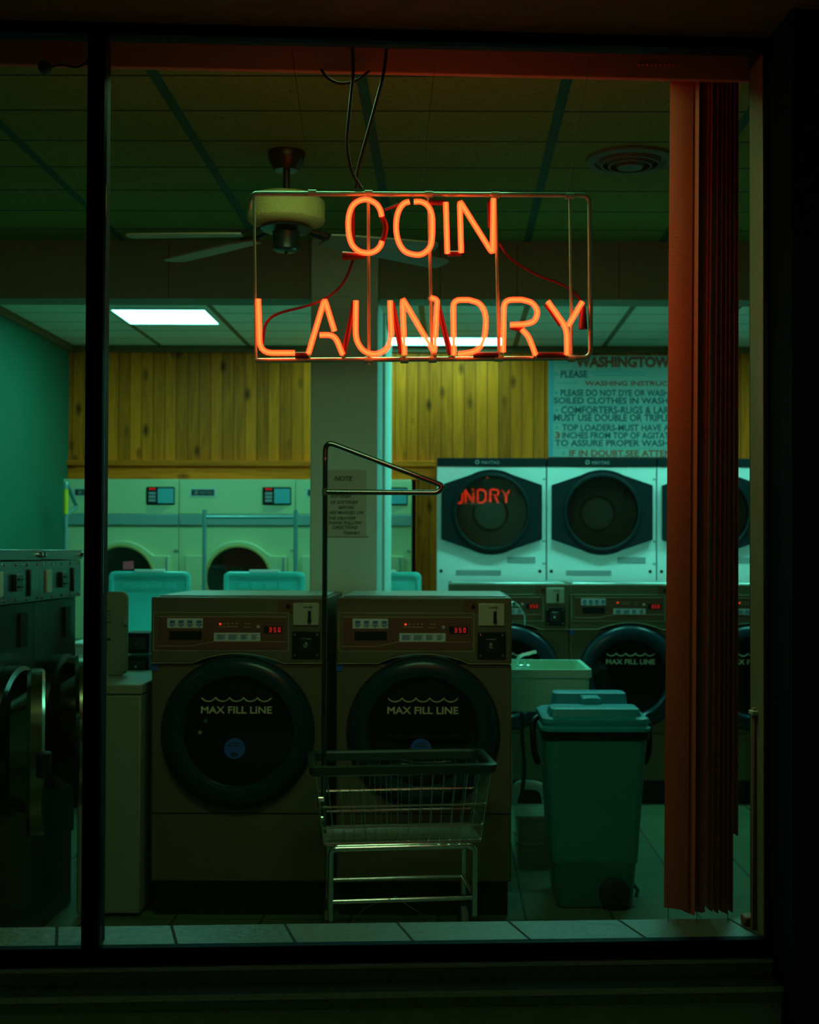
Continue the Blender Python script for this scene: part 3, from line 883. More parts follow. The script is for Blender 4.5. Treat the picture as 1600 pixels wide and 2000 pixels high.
# ------------------------------------------------------------------ front-loading washers
def make_washer(name, label):
    """Origin at the middle of the front edge on the floor; front faces -y."""
    t = thing(name, label, 'washing machine')
    k = 500.0
    def lx(px):
        return (px - 828) / k
    def lz(py):
        return 1.42 - (py - 1078) / k
    W, D = 0.3415, 0.72
    MB().box(-W + 0.012, W - 0.012, 0.035, D - 0.02, 0, 0.135).build('plinth', M['black_plastic'], t)
    MB().box(-W, W, 0.0, D, 0.135, lz(1296) - 0.001).build('cabinet', M['bronze_enamel'], t, bevel=0.008)
    # upper fascia with the arch over the door
    zs, zt = lz(1295), 1.242
    arch = [(-W, zs), (lx(738), zs)]
    for i in range(1, 12):
        u = i / 12
        arch.append((lx(738) + (lx(915) - lx(738)) * u, zs + (lz(1276) - zs) * (math.sin(PI * u) ** 0.8)))
    poly = arch + [(lx(915), zs), (W, zs), (W, zt), (-W, zt)]
    MB().prism(poly, -0.012, D).build('fascia_housing', M['bronze_enamel'], t, bevel=0.006)
    seam = MB()
    pts = [(x, -0.0125, z) for x, z in arch + [(lx(915), zs), (W, zs)]]
    seam.tube(pts, 0.0016, 6)
    seam.build('fascia_edge', M['trim_line'], t)
    MB().box(-W + 0.006, W - 0.006, -0.002, 0.001, lz(1588), lz(1586)).build('panel_seam', M['black_plastic'], t)
    y = -0.012
    MB().prism(rrect(lx(671), lx(921), lz(1269), lz(1204), 0.01), y - 0.002, y).build('control_panel', M['brown_panel'], t)
    rim = MB()
    for a_, b_ in (((662, 1197), (925, 1197)), ((925, 1197), (925, 1271)), ((925, 1271), (662, 1271)), ((662, 1271), (662, 1197))):
        rim.tube([(lx(a_[0]), y - 0.001, lz(a_[1])), (lx(b_[0]), y - 0.001, lz(b_[1]))], 0.0011, 6)
    rim.tube([(lx(671), y - 0.002, lz(1262)), (lx(735), y - 0.002, lz(1262)), (lx(780), y - 0.002, lz(1253)), (lx(920), y - 0.002, lz(1253))], 0.0008, 6)
    rim.tube([(lx(671), y - 0.002, lz(1205)), (lx(920), y - 0.002, lz(1205))], 0.0010, 6)
    rim.build('panel_border', M['trim_line'], t)
    y2 = y - 0.002
    lab = MB().box(lx(689), lx(758), y2 - 0.001, y2, lz(1227), lz(1208)).build('pictogram_label', M['label_white'], t)
    ic = MB()
    for c in (699, 716, 733, 751):
        ic.box(lx(c - 5), lx(c + 5), y2 - 0.0016, y2 - 0.001, lz(1218), lz(1212)).box(lx(c - 6), lx(c + 6), y2 - 0.0016, y2 - 0.001, lz(1222), lz(1219.5)).box(lx(c - 3), lx(c + 3), y2 - 0.0016, y2 - 0.001, lz(1225), lz(1223))
    ic.build('pictogram', M['ink_blue'], lab)
    MB().box(lx(693), lx(756), y2 - 0.0008, y2, lz(1250), lz(1233)).build('slot_recess', M['black_plastic'], t)
    lb = MB().box(lx(780), lx(870), y2 - 0.001, y2, lz(1252), lz(1236)).build('instruction_label', M['label_white'], t)
    ic = MB()
    for c, wd in ((794, 9), (817, 9), (839, 7), (859, 6)):
        for q in range(4):
            ic.box(lx(c - wd), lx(c + wd - 3 * (q % 2)), y2 - 0.0016, y2 - 0.001, lz(1241.2 + q * 2.6), lz(1239.6 + q * 2.6))
    ic.build('small_print', M['ink_blue'], lb)
    MB().lathe([(0, -0.003), (0.003, -0.0024), (0.0034, 0)], c=(lx(792), y2, lz(1219)), axis='y', seg=12).build('indicator_light', M['led'], t)
    sl = MB()
    sl.box(lx(787), lx(826), y2 - 0.001, y2, lz(1224.5), lz(1223.6)).box(lx(836), lx(851), y2 - 0.001, y2, lz(1225.5), lz(1224.6))
    for c in (800, 808, 816, 824, 842, 848):
        sl.box(lx(c - 2), lx(c + 2), y2 - 0.001, y2, lz(1219), lz(1217.6))
    sl.build('panel_markings', M['trim_line'], t)
    MB().lathe([(0, -0.005), (0.006, -0.004), (0.0075, 0)], c=(lx(866), y2, lz(1225)), axis='y', seg=16).build('start_button', M['nickel'], t)
    ds = MB().box(lx(877), lx(913), y2 - 0.001, y2, lz(1237), lz(1223)).build('price_display', M['black_plastic'], t)
    digits(MB(), '350', lx(887.5), lz(1234.5), 9 / k, y2 - 0.001, 8.6 / k).build('digits', M['led_dim'], ds)
    # coin gear
    MB().box(lx(904), lx(934), y - 0.002, y, lz(1196), lz(1172)).build('lock_plate', M['brown_panel'], t)
    MB().lathe([(0, -0.006), (0.007, -0.005), (0.009, 0)], c=(lx(924), y - 0.002, lz(1184)), axis='y', seg=16).build('lock', M['black_plastic'], t)
    cp = MB().box(lx(934), lx(984), y - 0.006, y, lz(1221), lz(1178)).build('coin_plate', M['nickel'], t, bevel=0.0015)
    MB().box(lx(963), lx(969), y - 0.012, y - 0.006, lz(1214), lz(1193)).cyl((lx(966), y - 0.012, lz(1213)), (lx(966), y - 0.006, lz(1213)), 0.008, 12).build('coin_slot', M['black_plastic'], cp)
    MB().box(lx(954), lx(972), y - 0.0066, y - 0.006, lz(1187), lz(1185)).box(lx(968), lx(969), y - 0.0066, y - 0.006, lz(1192), lz(1181)).build('plate_marking', M['ink'], cp)
    dr = MB().box(lx(932), lx(987), y - 0.007, y, lz(1285), lz(1233)).build('coin_drawer', M['black_plastic'], t, bevel=0.002)
    MB().prism(rrect(lx(946), lx(972), lz(1273), lz(1246), 0.010), y - 0.011, y - 0.007).build('lock_surround', M['dark_steel'], dr, bevel=0.002)
    MB().lathe([(0, -0.012), (0.009, -0.010), (0.012, 0)], c=(lx(959), y - 0.011, lz(1260)), axis='y', seg=20).build('lock_cylinder', M['chrome'], dr)
    for px, py in ((938, 1239), (981, 1239), (938, 1279), (981, 1279)):
        MB().lathe([(0, -0.004), (0.004, -0.003), (0.005, 0)], c=(lx(px), y - 0.007, lz(py)), axis='y', seg=10).build('bolt', M['chrome'], dr)
    MB().box(lx(657), lx(670), -0.003, 0.0, lz(1310), lz(1297)).build('energy_sticker', M['blue_sticker'], t)
    # door
    c = (lx(827), 0, lz(1429))
    door = MB().lathe([(0.291, -0.001), (0.291, -0.018), (0.284, -0.030), (0.268, -0.040), (0.242, -0.046), (0.222, -0.044), (0.210, -0.032), (0.206, -0.022)], c=c, axis='y', seg=72).build('door', M['door_ring'], t)
    MB().lathe([(0.296, -0.0005), (0.300, -0.006), (0.296, -0.010), (0.288, -0.006)], c=c, axis='y', seg=72).build('gasket', M['black_rubber'], door)
    MB().lathe([(0.0, -0.034), (0.09, -0.032), (0.17, -0.027), (0.208, -0.020)], c=c, axis='y', seg=64).build('door_glass', M['dark_glass'], door)
    fl = text_mesh('MAX FILL LINE', lx(758), lz(1391), 13.5 / k, 137 / k, y=-0.0375, bold=0.015)
    wv = []
    for i in range(51):
        u = i / 50
        wv.append((lx(759 + 135 * u), -0.0375, lz(1361 + 7 * abs(math.sin(PI * 5 * u)) ** 0.7)))
    fl.tube(wv, 0.0022, 6)
    fl.build('fill_line_lettering', M['fill_text'], door)
    stt = MB().lathe([(0.0, -0.0365), (0.040, -0.036), (0.040, -0.03)], c=(lx(823), 0, lz(1459)), axis='y', seg=32).build('round_sticker', M['blue_sticker'], door)
    tx = MB()
    for q, (w0, yy) in enumerate(((18, 1447), (26, 1452), (10, 1466), (16, 1469), (12, 1472))):
        tx.box(lx(823 - w0 / 2), lx(823 + w0 / 2), -0.0372, -0.0367, lz(yy + 2), lz(yy))
    tx.build('sticker_print', M['ink'], stt)
    # lid edge on top
    MB().box(-W + 0.02, W - 0.02, 0.05, D - 0.03, zt, zt + 0.006).build('top_cover', M['top_steel'], t, bevel=0.003)
    return t

xa = at(466.5, 1400, 5.08).x
xb = at(828, 1400, 5.08).x
w1 = make_washer('front_load_washer', 'bronze front-loading washer beside the narrow open-lidded machine, round door marked with a fill line')
w1.location = (xa, 5.08, 0)
dup(w1, (xb, 5.08, 0), 0, 'bronze front-loading washer directly behind the wire laundry cart and next to the sink')
xr = at(1231, 1400, 7.35).x
for i, lab in enumerate(('front-loading washer in the rear row mostly hidden behind the sink and its faucet', 'front-loading washer in the rear row behind the wheeled bin', 'front-loading washer in the rear row glimpsed between the blind slats and the window jamb')):
    rw = dup(w1, (xr + (i - 1) * 0.6865, 7.35, 0), 0, lab)
    for o_ in [c2_ for c1_ in rw.children for c2_ in c1_.children if c2_.name.startswith('round_sticker')]:
        for c3_ in list(o_.children):
            bpy.data.objects.remove(c3_)
        bpy.data.objects.remove(o_)

# ------------------------------------------------------------------ white stacked dryers
def make_dryer(label):
    t = thing('stacked_dryer', label, 'dryer')
    k = F / 8.1
    cx = 962.0
    def lx(px):
        return (px - cx) / k
    def lz(py):
        return 1.42 - (py - 1078) / k
    W, D = 0.339, 0.78
    zc = lz(1000)
    zbm = 0.0
    top = lz(910)
    c = (0, zc)
    MB().plate_hole([(-W, 0.02), (W, 0.02), (W, top), (-W, top)], c, 0.222, 0.0, 0.02).box(-W, -W + 0.01, 0.02, D, 0.02, top).box(W - 0.01, W, 0.02, D, 0.02, top).box(-W + 0.01, W - 0.01, D - 0.01, D, 0.02, top).box(-W + 0.01, W - 0.01, 0.02, D - 0.01, top - 0.01, top).box(-W, W, 0.0, D, 0, 0.02).build('cabinet', M['white_enamel'], t)
    hd = MB().box(-W, W, -0.012, D, top + 0.001, lz(894)).build('header', M['dryer_door'], t, bevel=0.003)
    e = MB().lathe([(0.008, -0.0005), (0.0135, -0.0005), (0.0135, 0.001)], c=(lx(934), -0.0125, (top + lz(894)) / 2), axis='y', seg=20)
    e.mesh_text = None
    tm = text_mesh('MAYTAG', lx(943), lz(906), 6.5 / k, 34 / k, y=-0.0128, bold=0.0)
    e.add(tm.v, tm.f)
    e.build('emblem', M['grey_plastic'], hd)
    hexa = []
    r = 0.265
    hx, hz = 98 / k, 53 / k
    n = 20
    # outline: hull of a round middle and straight sides
    a0 = math.radians(62)
    for s0, s1 in ((1, 1),):
        pass
    for i in range(n + 1):
        a = a0 + (PI - 2 * a0) * i / n
        hexa.append((r * math.cos(a), zc + r * math.sin(a)))
    hexa += [(-hx, zc + hz), (-hx, zc - hz)]
    for i in range(n + 1):
        a = PI + a0 + (PI - 2 * a0) * i / n
        hexa.append((r * math.cos(a), zc + r * math.sin(a)))
    hexa += [(hx, zc - hz), (hx, zc + hz)]
    door = MB().plate_hole(hexa, c, 0.219, -0.045, -0.001).build('door', M['dryer_door'], t, bevel=0.008)
    MB().lathe([(0.244, -0.044), (0.242, -0.056), (0.230, -0.060), (0.221, -0.056), (0.219, -0.046)], c=(0, 0, zc), axis='y', seg=64).build('door_rim', M['dryer_door'], door)
    MB().lathe([(0.0, -0.003), (0.219, -0.003), (0.219, 0.003), (0, 0.003)], axis='y', seg=64).build('door_glass', M['door_pane'], door, loc=(0, -0.040, zc))
    dm = MB().lathe([(0.222, 0.01), (0.285, 0.03), (0.285, 0.26), (0.0, 0.26)], c=(0, 0, zc), axis='y', seg=48)
    for q in range(3):
        a = q * 2 * PI / 3 + 0.6
        ux, uz = math.cos(a), math.sin(a)
        dm.prism([(0.284 * ux - 0.03 * uz, zc + 0.284 * uz + 0.03 * ux), (0.284 * ux + 0.03 * uz, zc + 0.284 * uz - 0.03 * ux), (0.20 * ux, zc + 0.20 * uz)], 0.08, 0.25)
    dm.build('drum', M['drum'], t)
    MB().lathe([(0.0, 0.225), (0.10, 0.23), (0.12, 0.26)], c=(0, 0, zc), axis='y', seg=40).build('drum_hub', M['label_white'], t)
    MB().box(lx(993), lx(1048), -0.003, 0.0, lz(1099), lz(1087)).build('vent_strip', M['grey_plastic'], t)
    MB().box(lx(893), lx(981), -0.004, 0.0, lz(1122), lz(1113)).build('lint_door', M['grey_plastic'], t)
    for px in (864, 1057):
        MB().lathe([(0, -0.004), (0.009, -0.003), (0.011, 0)], c=(lx(px), 0, lz(1115)), axis='y', seg=14).build('screw', M['black_plastic'], t)
    sr = MB()
    for py in (935, 1056, 1100):
        sr.box(W - 0.02, W - 0.001, -0.003, 0, lz(py + 1.5), lz(py - 1.5))
    sr.build('hinge', M['grey_plastic'], t)
    return t
k81 = 8.1 / F
d1 = make_dryer('white dryer mirroring the neon letters in its black door, beside the pine post')
d1.location = (at(960, 1000, 8.1).x, 8.1, 0)
for i, lab in enumerate(('white dryer with black six-sided door, next to the one mirroring the neon letters', 'white dryer partly covered by the stack of blind slats', )):
    dup(d1, (d1.location.x + (i + 1) * 0.6865, 8.1, 0), 0, lab)
for ch in d1.children:
    for g2 in ch.children:
        if g2.name.startswith('door_glass'):
            g2.rotation_euler = (0, 0, -0.026)

# ------------------------------------------------------------------ cream dryers set in the pine wall
def make_tumbler(label):
    t = thing('wall_dryer', label, 'dryer')
    k = F / 8.8
    def lx(px):
        return (px - 463.5) / k
    def lz(py):
        return 1.42 - (py - 1078) / k
    W, D = 0.3915, 0.9
    top = lz(937)
    c = (lx(467), lz(1131))
    MB().plate_hole([(-W, 0.0), (W, 0.0), (W, lz(1028)), (-W, lz(1028))], c, 0.226, 0.0, 0.02).box(-W, -W + 0.01, 0.02, D, 0.0, top).box(W - 0.01, W, 0.02, D, 0.0, top).box(-W + 0.01, W - 0.01, 0.02, D, top - 0.01, top).build('cabinet', M['cream_enamel'], t)
    MB().box(-W, W, -0.006, 0.02, lz(1005), top).build('control_fascia', M['cream_enamel'], t, bevel=0.004)
    MB().box(-W, W, -0.016, 0.02, lz(1027.5), lz(1005.5)).build('lint_drawer_strip', M['blue_strip'], t, bevel=0.006)
    ds = MB().prism(rrect(lx(513), lx(569), lz(987), lz(952), 0.010), -0.011, -0.006).build('control_panel', M['black_plastic'], t)
    MB().prism(rrect(lx(536), lx(567), lz(984), lz(955), 0.006), -0.0125, -0.011).build('instruction_plate', M['ink_sky'], ds)
    dg = MB()
    for q in range(3):
        dg.box(lx(519 + q * 4.5), lx(522 + q * 4.5), -0.012, -0.011, lz(957.5), lz(954.5))
    dg.build('red_display', M['led_dim'], ds)
    bt = MB()
    for q in range(3):
        bt.box(lx(518), lx(532), -0.0125, -0.011, lz(967 + q * 7), lz(962 + q * 7))
    bt.build('button', M['grey_plastic'], ds)
    pl = MB().box(lx(370), lx(423), -0.010, -0.006, lz(971), lz(954)).build('brand_plate', M['label_white'], t)
    MB().box(lx(374), lx(419), -0.011, -0.010, lz(969), lz(957)).build('plate_field', M['ink'], pl)
    e = MB().lathe([(0.006, 0), (0.012, 0)], c=(lx(384), -0.0114, lz(963)), axis='y', seg=16)
    tm = text_mesh('MAYTAG', lx(391), lz(965.5), 5 / k, 25 / k, y=-0.0114)
    e.add(tm.v, tm.f)
    e.build('emblem', M['grey_plastic'], pl)
    sp = MB()
    for q in range(4):
        sp.box(lx(513), lx(560 - 5 * q), -0.0068, -0.006, lz(992.2 + q * 3), lz(991 + q * 3))
    sp.build('small_print', M['grey_plastic'], t)
    # raised door panel with arched top
    R = 74 / k
    sx0, sx1, zs = lx(363), lx(561), lz(1086)
    ol = [(sx0, lz(1250)), (sx1, lz(1250)), (sx1, zs), (c[0] + math.sqrt(max(0, R * R - (zs - c[1]) ** 2)) + 0.02, zs)]
    a1 = math.asin((zs - c[1]) / R) + 0.22
    for i in range(25):
        a = a1 + (PI - 2 * a1) * i / 24
        ol.append((c[0] + R * math.cos(a), c[1] + R * math.sin(a)))
    ol += [(c[0] - math.sqrt(max(0, R * R - (zs - c[1]) ** 2)) - 0.02, zs), (sx0, zs)]
    door = MB().plate_hole(ol, c, 0.228, -0.03, -0.001).build('door', M['cream_enamel'], t, bevel=0.008)
    MB().lathe([(0.232, -0.031), (0.226, -0.036), (0.214, -0.034), (0.210, -0.02), (0.212, -0.004)], c=(c[0], 0, c[1]), axis='y', seg=64).build('door_rim', M['yellow_ring'], door)
    MB().lathe([(0.0, -0.002), (0.212, -0.002), (0.212, 0.002), (0, 0.002)], c=(c[0], -0.014, c[1]), axis='y', seg=64).build('door_glass', M['door_pane'], door)
    MB().box(lx(553), lx(557), -0.036, -0.03, lz(1125), lz(1090)).build('handle', M['grey_plastic'], door)
    MB().lathe([(0.228, 0.0), (0.33, 0.03), (0.33, 0.6), (0.0, 0.6)], c=(c[0], 0, c[1]), axis='y', seg=48).build('drum', M['drum'], t)
    hg = MB()
    for py in (1076, 1200):
        hg.box(W - 0.03, W - 0.002, -0.008, 0.0, lz(py + 2), lz(py - 2))
    hg.build('hinge', M['grey_plastic'], t)
    return t
tx0 = at(463.5, 1000, 8.8).x
tm1 = make_tumbler('cream wall dryer in the middle of the row holding a red garment, arched door')
tm1.location = (tx0, 8.8, 0)
dup(tm1, (tx0 - 0.7875, 8.8, 0), 0, 'cream wall dryer next to the teal wall, pink note on its door glass')
dup(tm1, (tx0 + 0.7875, 8.8, 0), 0, 'cream wall dryer mostly hidden behind the pillar, beside the pine post')
MB_ = MB().box(tx0 + 0.7875 + 0.396, xpost, 8.86, 8.90, 0, zb).build('trim_9', M['black_plastic'])
struct(MB_)
# red garment in the middle dryer
secs = []
gc = at(478, 1096, 8.84)
gm = MB()
for i in range(9):
    t_ = i / 8
    rr = 0.5 + 0.5 * math.sin(PI * (0.1 + 0.8 * t_))
    row = []
    for j in range(14):
        a = 2 * PI * j / 14
        q = 1 + 0.22 * math.sin(3 * a + i) + 0.12 * math.sin(5 * a - 2 * i)
        row.append((gc.x - 0.15 + 0.30 * t_, 8.84 + 0.03 * rr * q * math.cos(a), gc.z + 0.075 * rr * q * math.sin(a) + 0.02 * math.sin(4 * t_)))
    secs.append(row)
tag(gm.loft(secs).build('garment', M['red_cloth']), 'crumpled red garment behind the round glass of the middle cream dryer', 'clothing')
p = at(251, 1104, 8.765)
pn = MB().prism([(p.x - 0.036, p.z - 0.03), (p.x + 0.036, p.z - 0.026), (p.x + 0.034, p.z + 0.03), (p.x - 0.037, p.z + 0.022)], 8.766, 8.768).build('pink_note', M['pink'])
tag(pn, 'small pink paper note stuck on the glass of the cream dryer by the teal wall', 'note')

# ------------------------------------------------------------------ instruction board
BY = 8.86
def bx(px, py=800): return at(px, py, BY)
p0, p1 = bx(1072, 892), bx(1440, 697)
bz1 = bx(1200, 694).z
bz0 = bx(1200, 893).z
board = thing('instruction_board', 'large pale board of painted washing instructions on the pine wall above the white dryers', 'sign', ((p0.x + p1.x) / 2, BY, 0))
ox = (p0.x + p1.x) / 2
MB().box(p0.x - ox, p1.x - ox, 0, 0.035, bz0, bz1).build('panel', M['board'], board, bevel=0.002)
MB().box(p0.x - ox - 0.001, p0.x - ox + 0.03, -0.003, 0.0, bz0, bz1).build('edge_strip', M['ink_sky'], board)
k = F / BY
def line(mb, full, prefix, px0, px1, y0, y1, bold=0.03):
    """Line of capitals whose first words, prefix, fill px0..px1."""
    a_, b2 = bx(px0, y1), bx(px1, y1)
    full_w = (b2.x - a_.x) * len(full) / len(prefix)
    t_ = text_mesh(full, a_.x - ox, a_.z, (y1 - y0) / k, min(full_w, p1.x - a_.x - 0.012), y=-0.001, bold=bold)
    mb.add(t_.v, t_.f)
dk, rd, bl = MB(), MB(), MB()
line(rd, 'WASHINGTOWN', 'WASHINGTO', 1124, 1290, 697, 716, 0.055)
line(dk, 'PLEASE', 'PLEASE', 1095, 1148, 724, 737)
line(rd, 'WASHING INSTRUCTIONS', 'WASHING INSTRUC', 1142, 1304, 744, 753)
line(dk, 'PLEASE DO NOT DYE OR WASH', 'PLEASE DO NOT DYE OR WASH', 1095, 1306, 761, 773)
line(dk, 'SOILED CLOTHES IN WASHERS', 'SOILED CLOTHES IN WASH', 1082, 1304, 776, 788)
line(dk, 'COMFORTERS-RUGS & LARGE', 'COMFORTERS-RUGS & LAR', 1096, 1308, 794, 807)
line(dk, 'MUST USE DOUBLE OR TRIPLE', 'MUST USE DOUBLE OR TRIPLE', 1082, 1308, 809, 822)
line(dk, 'TOP LOADERS-MUST HAVE A', 'TOP LOADERS-MUST HAVE A', 1098, 1308, 829, 841)
line(rd, '3', '3', 1084, 1094, 844, 856)
line(dk, 'INCHES FROM TOP OF AGITATOR', 'INCHES FROM TOP OF AGITA', 1098, 1304, 844, 856)
line(dk, 'TO ASSURE PROPER WASH', 'TO ASSURE PROPER WASH', 1084, 1306, 859, 871)
line(rd, 'IF IN DOUBT.SEE ATTENDANT', 'IF IN DOUBT.SEE ATT', 1112, 1304, 879, 891)
for y_ in (792, 826, 875):
    a_, b2 = bx(1083, y_), bx(1430, y_)
    bl.box(a_.x - ox, b2.x - ox, -0.0012, 0, a_.z - 0.003, a_.z + 0.003)
for x0, x1, y_, h in ((1083, 1118, 708, 3), (1086, 1128, 748, 3), (1152, 1268, 727, 3), (1158, 1262, 733, 3), (1165, 1215, 722, 3)):
    a_, b2 = bx(x0, y_), bx(x1, y_)
    bl.box(a_.x - ox, b2.x - ox, -0.0012, 0, a_.z - 0.0035, a_.z + 0.0035)
for x_, y_ in ((1087, 731), (1087, 767), (1088, 801), (1088, 835), (1101, 885)):
    q = bx(x_, y_)
    stp = []
    for i in range(10):
        a = PI / 2 + i * PI / 5
        r = 0.019 if i % 2 == 0 else 0.008
        stp.append((q.x - ox + r * math.cos(a), q.z + r * math.sin(a)))
    bl.prism(stp, -0.0012, 0)
dk.build('teal_lettering', M['ink_teal'], board, smooth=False)['label'] = 'teal painted lettering'
rd.build('red_lettering', M['ink_red'], board, smooth=False)['label'] = 'brick red painted lettering'
bl.build('blue_markings', M['ink_sky'], board, smooth=False)['label'] = 'light blue rules and stars'

# handwritten note on the pillar
p0 = at(638, 1048, 5.818); p1 = at(716, 918, 5.818)
note = thing('handwritten_note', 'pale handwritten paper note taped to the pillar behind the clothes hook of the cart', 'note', (p0.x, 5.819, p0.z))
hw, hh = p1.x - p0.x, p1.z - p0.z
MB().box(0, hw, -0.001, 0.0, 0, hh).build('paper', M['paper'], note)
ink = MB()
kk = F / 5.82
for s, x_, y_, h in (('NOTE', 652, 939, 9), ('SOFTENER', 645, 972, 6), ('OF SOFTENER', 645, 984, 6), ('BEFORE', 661, 994, 6), ('ARE MARKED ON', 641, 1004, 6), ('THE DRAWER', 641, 1015, 6), ('PLEASE FOLLOW', 641, 1024, 6), ('DIRECTIONS', 649, 1033, 6), ('THANKS', 670, 1044, 6)):
    t_ = text_mesh(s, (x_ - 638) / kk, (1048 - y_) / kk, h / kk, None, y=-0.0014, slant=0.3, bold=0.03)
    wmax = max(v[0] for v in t_.v)
    x00 = (x_ - 638) / kk
    f_ = min(1.0, (hw - 0.006 - x00) / (wmax - x00))
    ink.add([(x00 + (v[0] - x00) * f_, v[1], v[2]) for v in t_.v], t_.f)
ink.build('handwriting', M['ink'], note, smooth=False)
MB().box(-0.01, hw + 0.01, -0.0012, -0.001, -0.004, 0.001).build('tape', M['inner_wall'], note)

# ------------------------------------------------------------------ top-loading washers, lids up
def make_toploader(label):
    t = thing('top_load_washer', label, 'washing machine')
    W = 0.335
    MB().box(-W, W, 0, 0.64, 0.02, 0.89).build('cabinet', M['white_enamel'], t, bevel=0.008)
    MB().box(-W + 0.02, W - 0.02, 0.03, 0.62, 0, 0.02).build('plinth', M['black_plastic'], t)
    MB().plate_hole([(-W, -0.32), (W, -0.32), (W, 0.32), (-W, 0.32)], (0, 0), 0.2, 0, 0.02)
    MB().box(-W, W, 0, 0.17, 0.891, 0.91).box(-W, W, 0.47, 0.64, 0.891, 0.91).box(-W, -0.24, 0.17, 0.47, 0.891, 0.91).box(0.24, W, 0.17, 0.47, 0.891, 0.91).build('top_deck', M['white_enamel'], t, bevel=0.003)
    MB().box(-W, W, 0.54, 0.64, 0.911, 1.03).build('console', M['black_plastic'], t, bevel=0.01)
    # raised lid: rounded panel, recessed underside with a rim
    hw, h = 0.242, 0.385
    ol = rrect(-hw, hw, 0.93, 0.915 + h, 0.035)
    inn = rrect(-hw + 0.022, hw - 0.022, 0.95, 0.915 + h - 0.022, 0.025)
    lid = MB()
    m = len(ol)
    yl = 0.50
    def lean(x, y, z):
        return (x, y + (z - 0.93) * 0.06, z)
    loops = [[lean(x, yl + 0.03, z) for x, z in ol], [lean(x, yl + 0.005, z) for x, z in ol], [lean(x * 0.985, yl, 0.93 + (z - 0.93) * 0.985) for x, z in ol], [lean(x, yl, z) for x, z in inn], [lean(x * 0.97, yl + 0.014, z) for x, z in inn]]
    lid.loft(loops)
    lo = lid.build('lid', M['lid_white'], t)
    rb = MB()
    for q in (-0.12, -0.04, 0.04, 0.12):
        rb.box(q - 0.03, q + 0.03, yl + 0.020, yl + 0.034, 1.20, 1.235)
    rb.build('lid_moulding', M['lid_white'], lo)
    MB().box(-0.09, 0.09, yl + 0.02, yl + 0.045, 0.915 + h - 0.004, 0.915 + h + 0.012).build('lid_lip', M['white_enamel'], lo, bevel=0.003)
    return t
tl = make_toploader('top-loading washer with raised blue-white lid in front of the dryer with the red garment')
yT = 7.22
xs = [at(px, 1150, yT + 0.5).x for px in (290, 515, 743)]
tl.location = (xs[1], yT, 0)
dup(tl, (xs[0], yT, 0), 0, 'top-loading washer with raised blue-white lid beneath the pink note')
dup(tl, (xs[2], yT, 0), 0, 'top-loading washer whose raised lid shows just past the pillar by the pine post')

# narrow machine with raised lid, in front
nx0, nx1 = -1.460, at(276, 1500, 5.07).x
nw = thing('narrow_washer', 'narrow aged off-white washer with raised labelled lid beside the dark steel machines', 'washing machine', ((nx0 + nx1) / 2, 5.07, 0))
h_ = (nx1 - nx0) / 2
ztop = at(230, 1337, 5.07).z
zseam = at(230, 1357, 5.07).z
MB().box(-h_ + 0.004, h_ - 0.004, 0.004, 0.62, 0.012, zseam - 0.002).build('cabinet', M['off_white'], nw, bevel=0.006)
MB().box(-h_ + 0.02, h_ - 0.02, 0.03, 0.6, 0, 0.012).build('foot_rail', M['black_plastic'], nw)
MB().box(-h_, h_, 0, 0.62, zseam, ztop).build('top_deck', M['off_white'], nw, bevel=0.006)
lx1 = at(251, 1200, 5.45).x - (nx0 + nx1) / 2
zl = at(230, 1155, 5.45).z
ol = rrect(-h_ + 0.003, lx1, ztop + 0.001, zl, 0.03)
lo = MB().prism(ol, 0.36, 0.385).build('lid', M['off_white'], nw, bevel=0.004)
mk = MB()
def npt(px, py): 
    q = at(px, py, 5.43); return q.x - (nx0 + nx1) / 2, q.z
for x0_, x1_, y0_, y1_ in ((198, 215, 1193, 1195), (198, 217, 1200, 1201), (199, 214, 1206, 1207), (198, 217, 1214, 1216), (198, 216, 1246, 1251), (203, 210, 1256, 1260), (202, 209, 1263, 1270), (203, 208, 1274, 1282)):
    a_, b2 = npt(x0_, y1_), npt(x1_, y0_)
    mk.box(a_[0], b2[0], 0.3588, 0.36, a_[1], b2[1])
mk.build('lid_print', M['ink'], lo)
a_ = npt(247, 1216)
MB().box(a_[0] - 0.008, a_[0] + 0.006, 0.352, 0.36, a_[1] - 0.01, a_[1] + 0.03).build('latch', M['grey_plastic'], lo)

# coin boxes on a post behind it
cx0, cx1 = at(242, 1270, 5.76).x, at(291, 1270, 5.76).x
cb = thing('coin_meter', 'two dark coin boxes on a post behind the narrow off-white machine', 'coin meter', ((cx0 + cx1) / 2, 5.76, 0))
hw = (cx1 - cx0) / 2
MB().box(-hw * 0.7, hw * 0.7, 0.02, 0.14, 0, at(260, 1322, 5.76).z).build('post', M['black_plastic'], cb)
for y0_, y1_ in ((1236, 1277), (1282, 1322)):
    za, zb_ = at(260, y1_, 5.76).z, at(260, y0_, 5.76).z
    bx_ = MB().box(-hw, hw, 0, 0.16, za + 0.0005, zb_).build('coin_box', M['black_plastic'], cb, bevel=0.004)
    MB().box(-hw * 0.72, hw * 0.72, -0.004, 0.0, za + 0.018, zb_ - 0.02).build('face_plate', M['dark_steel'], bx_, bevel=0.002)
    MB().cyl((0, -0.012, (za + zb_) / 2), (0, -0.004, (za + zb_) / 2), 0.007, 12).build('lock', M['chrome'], bx_)

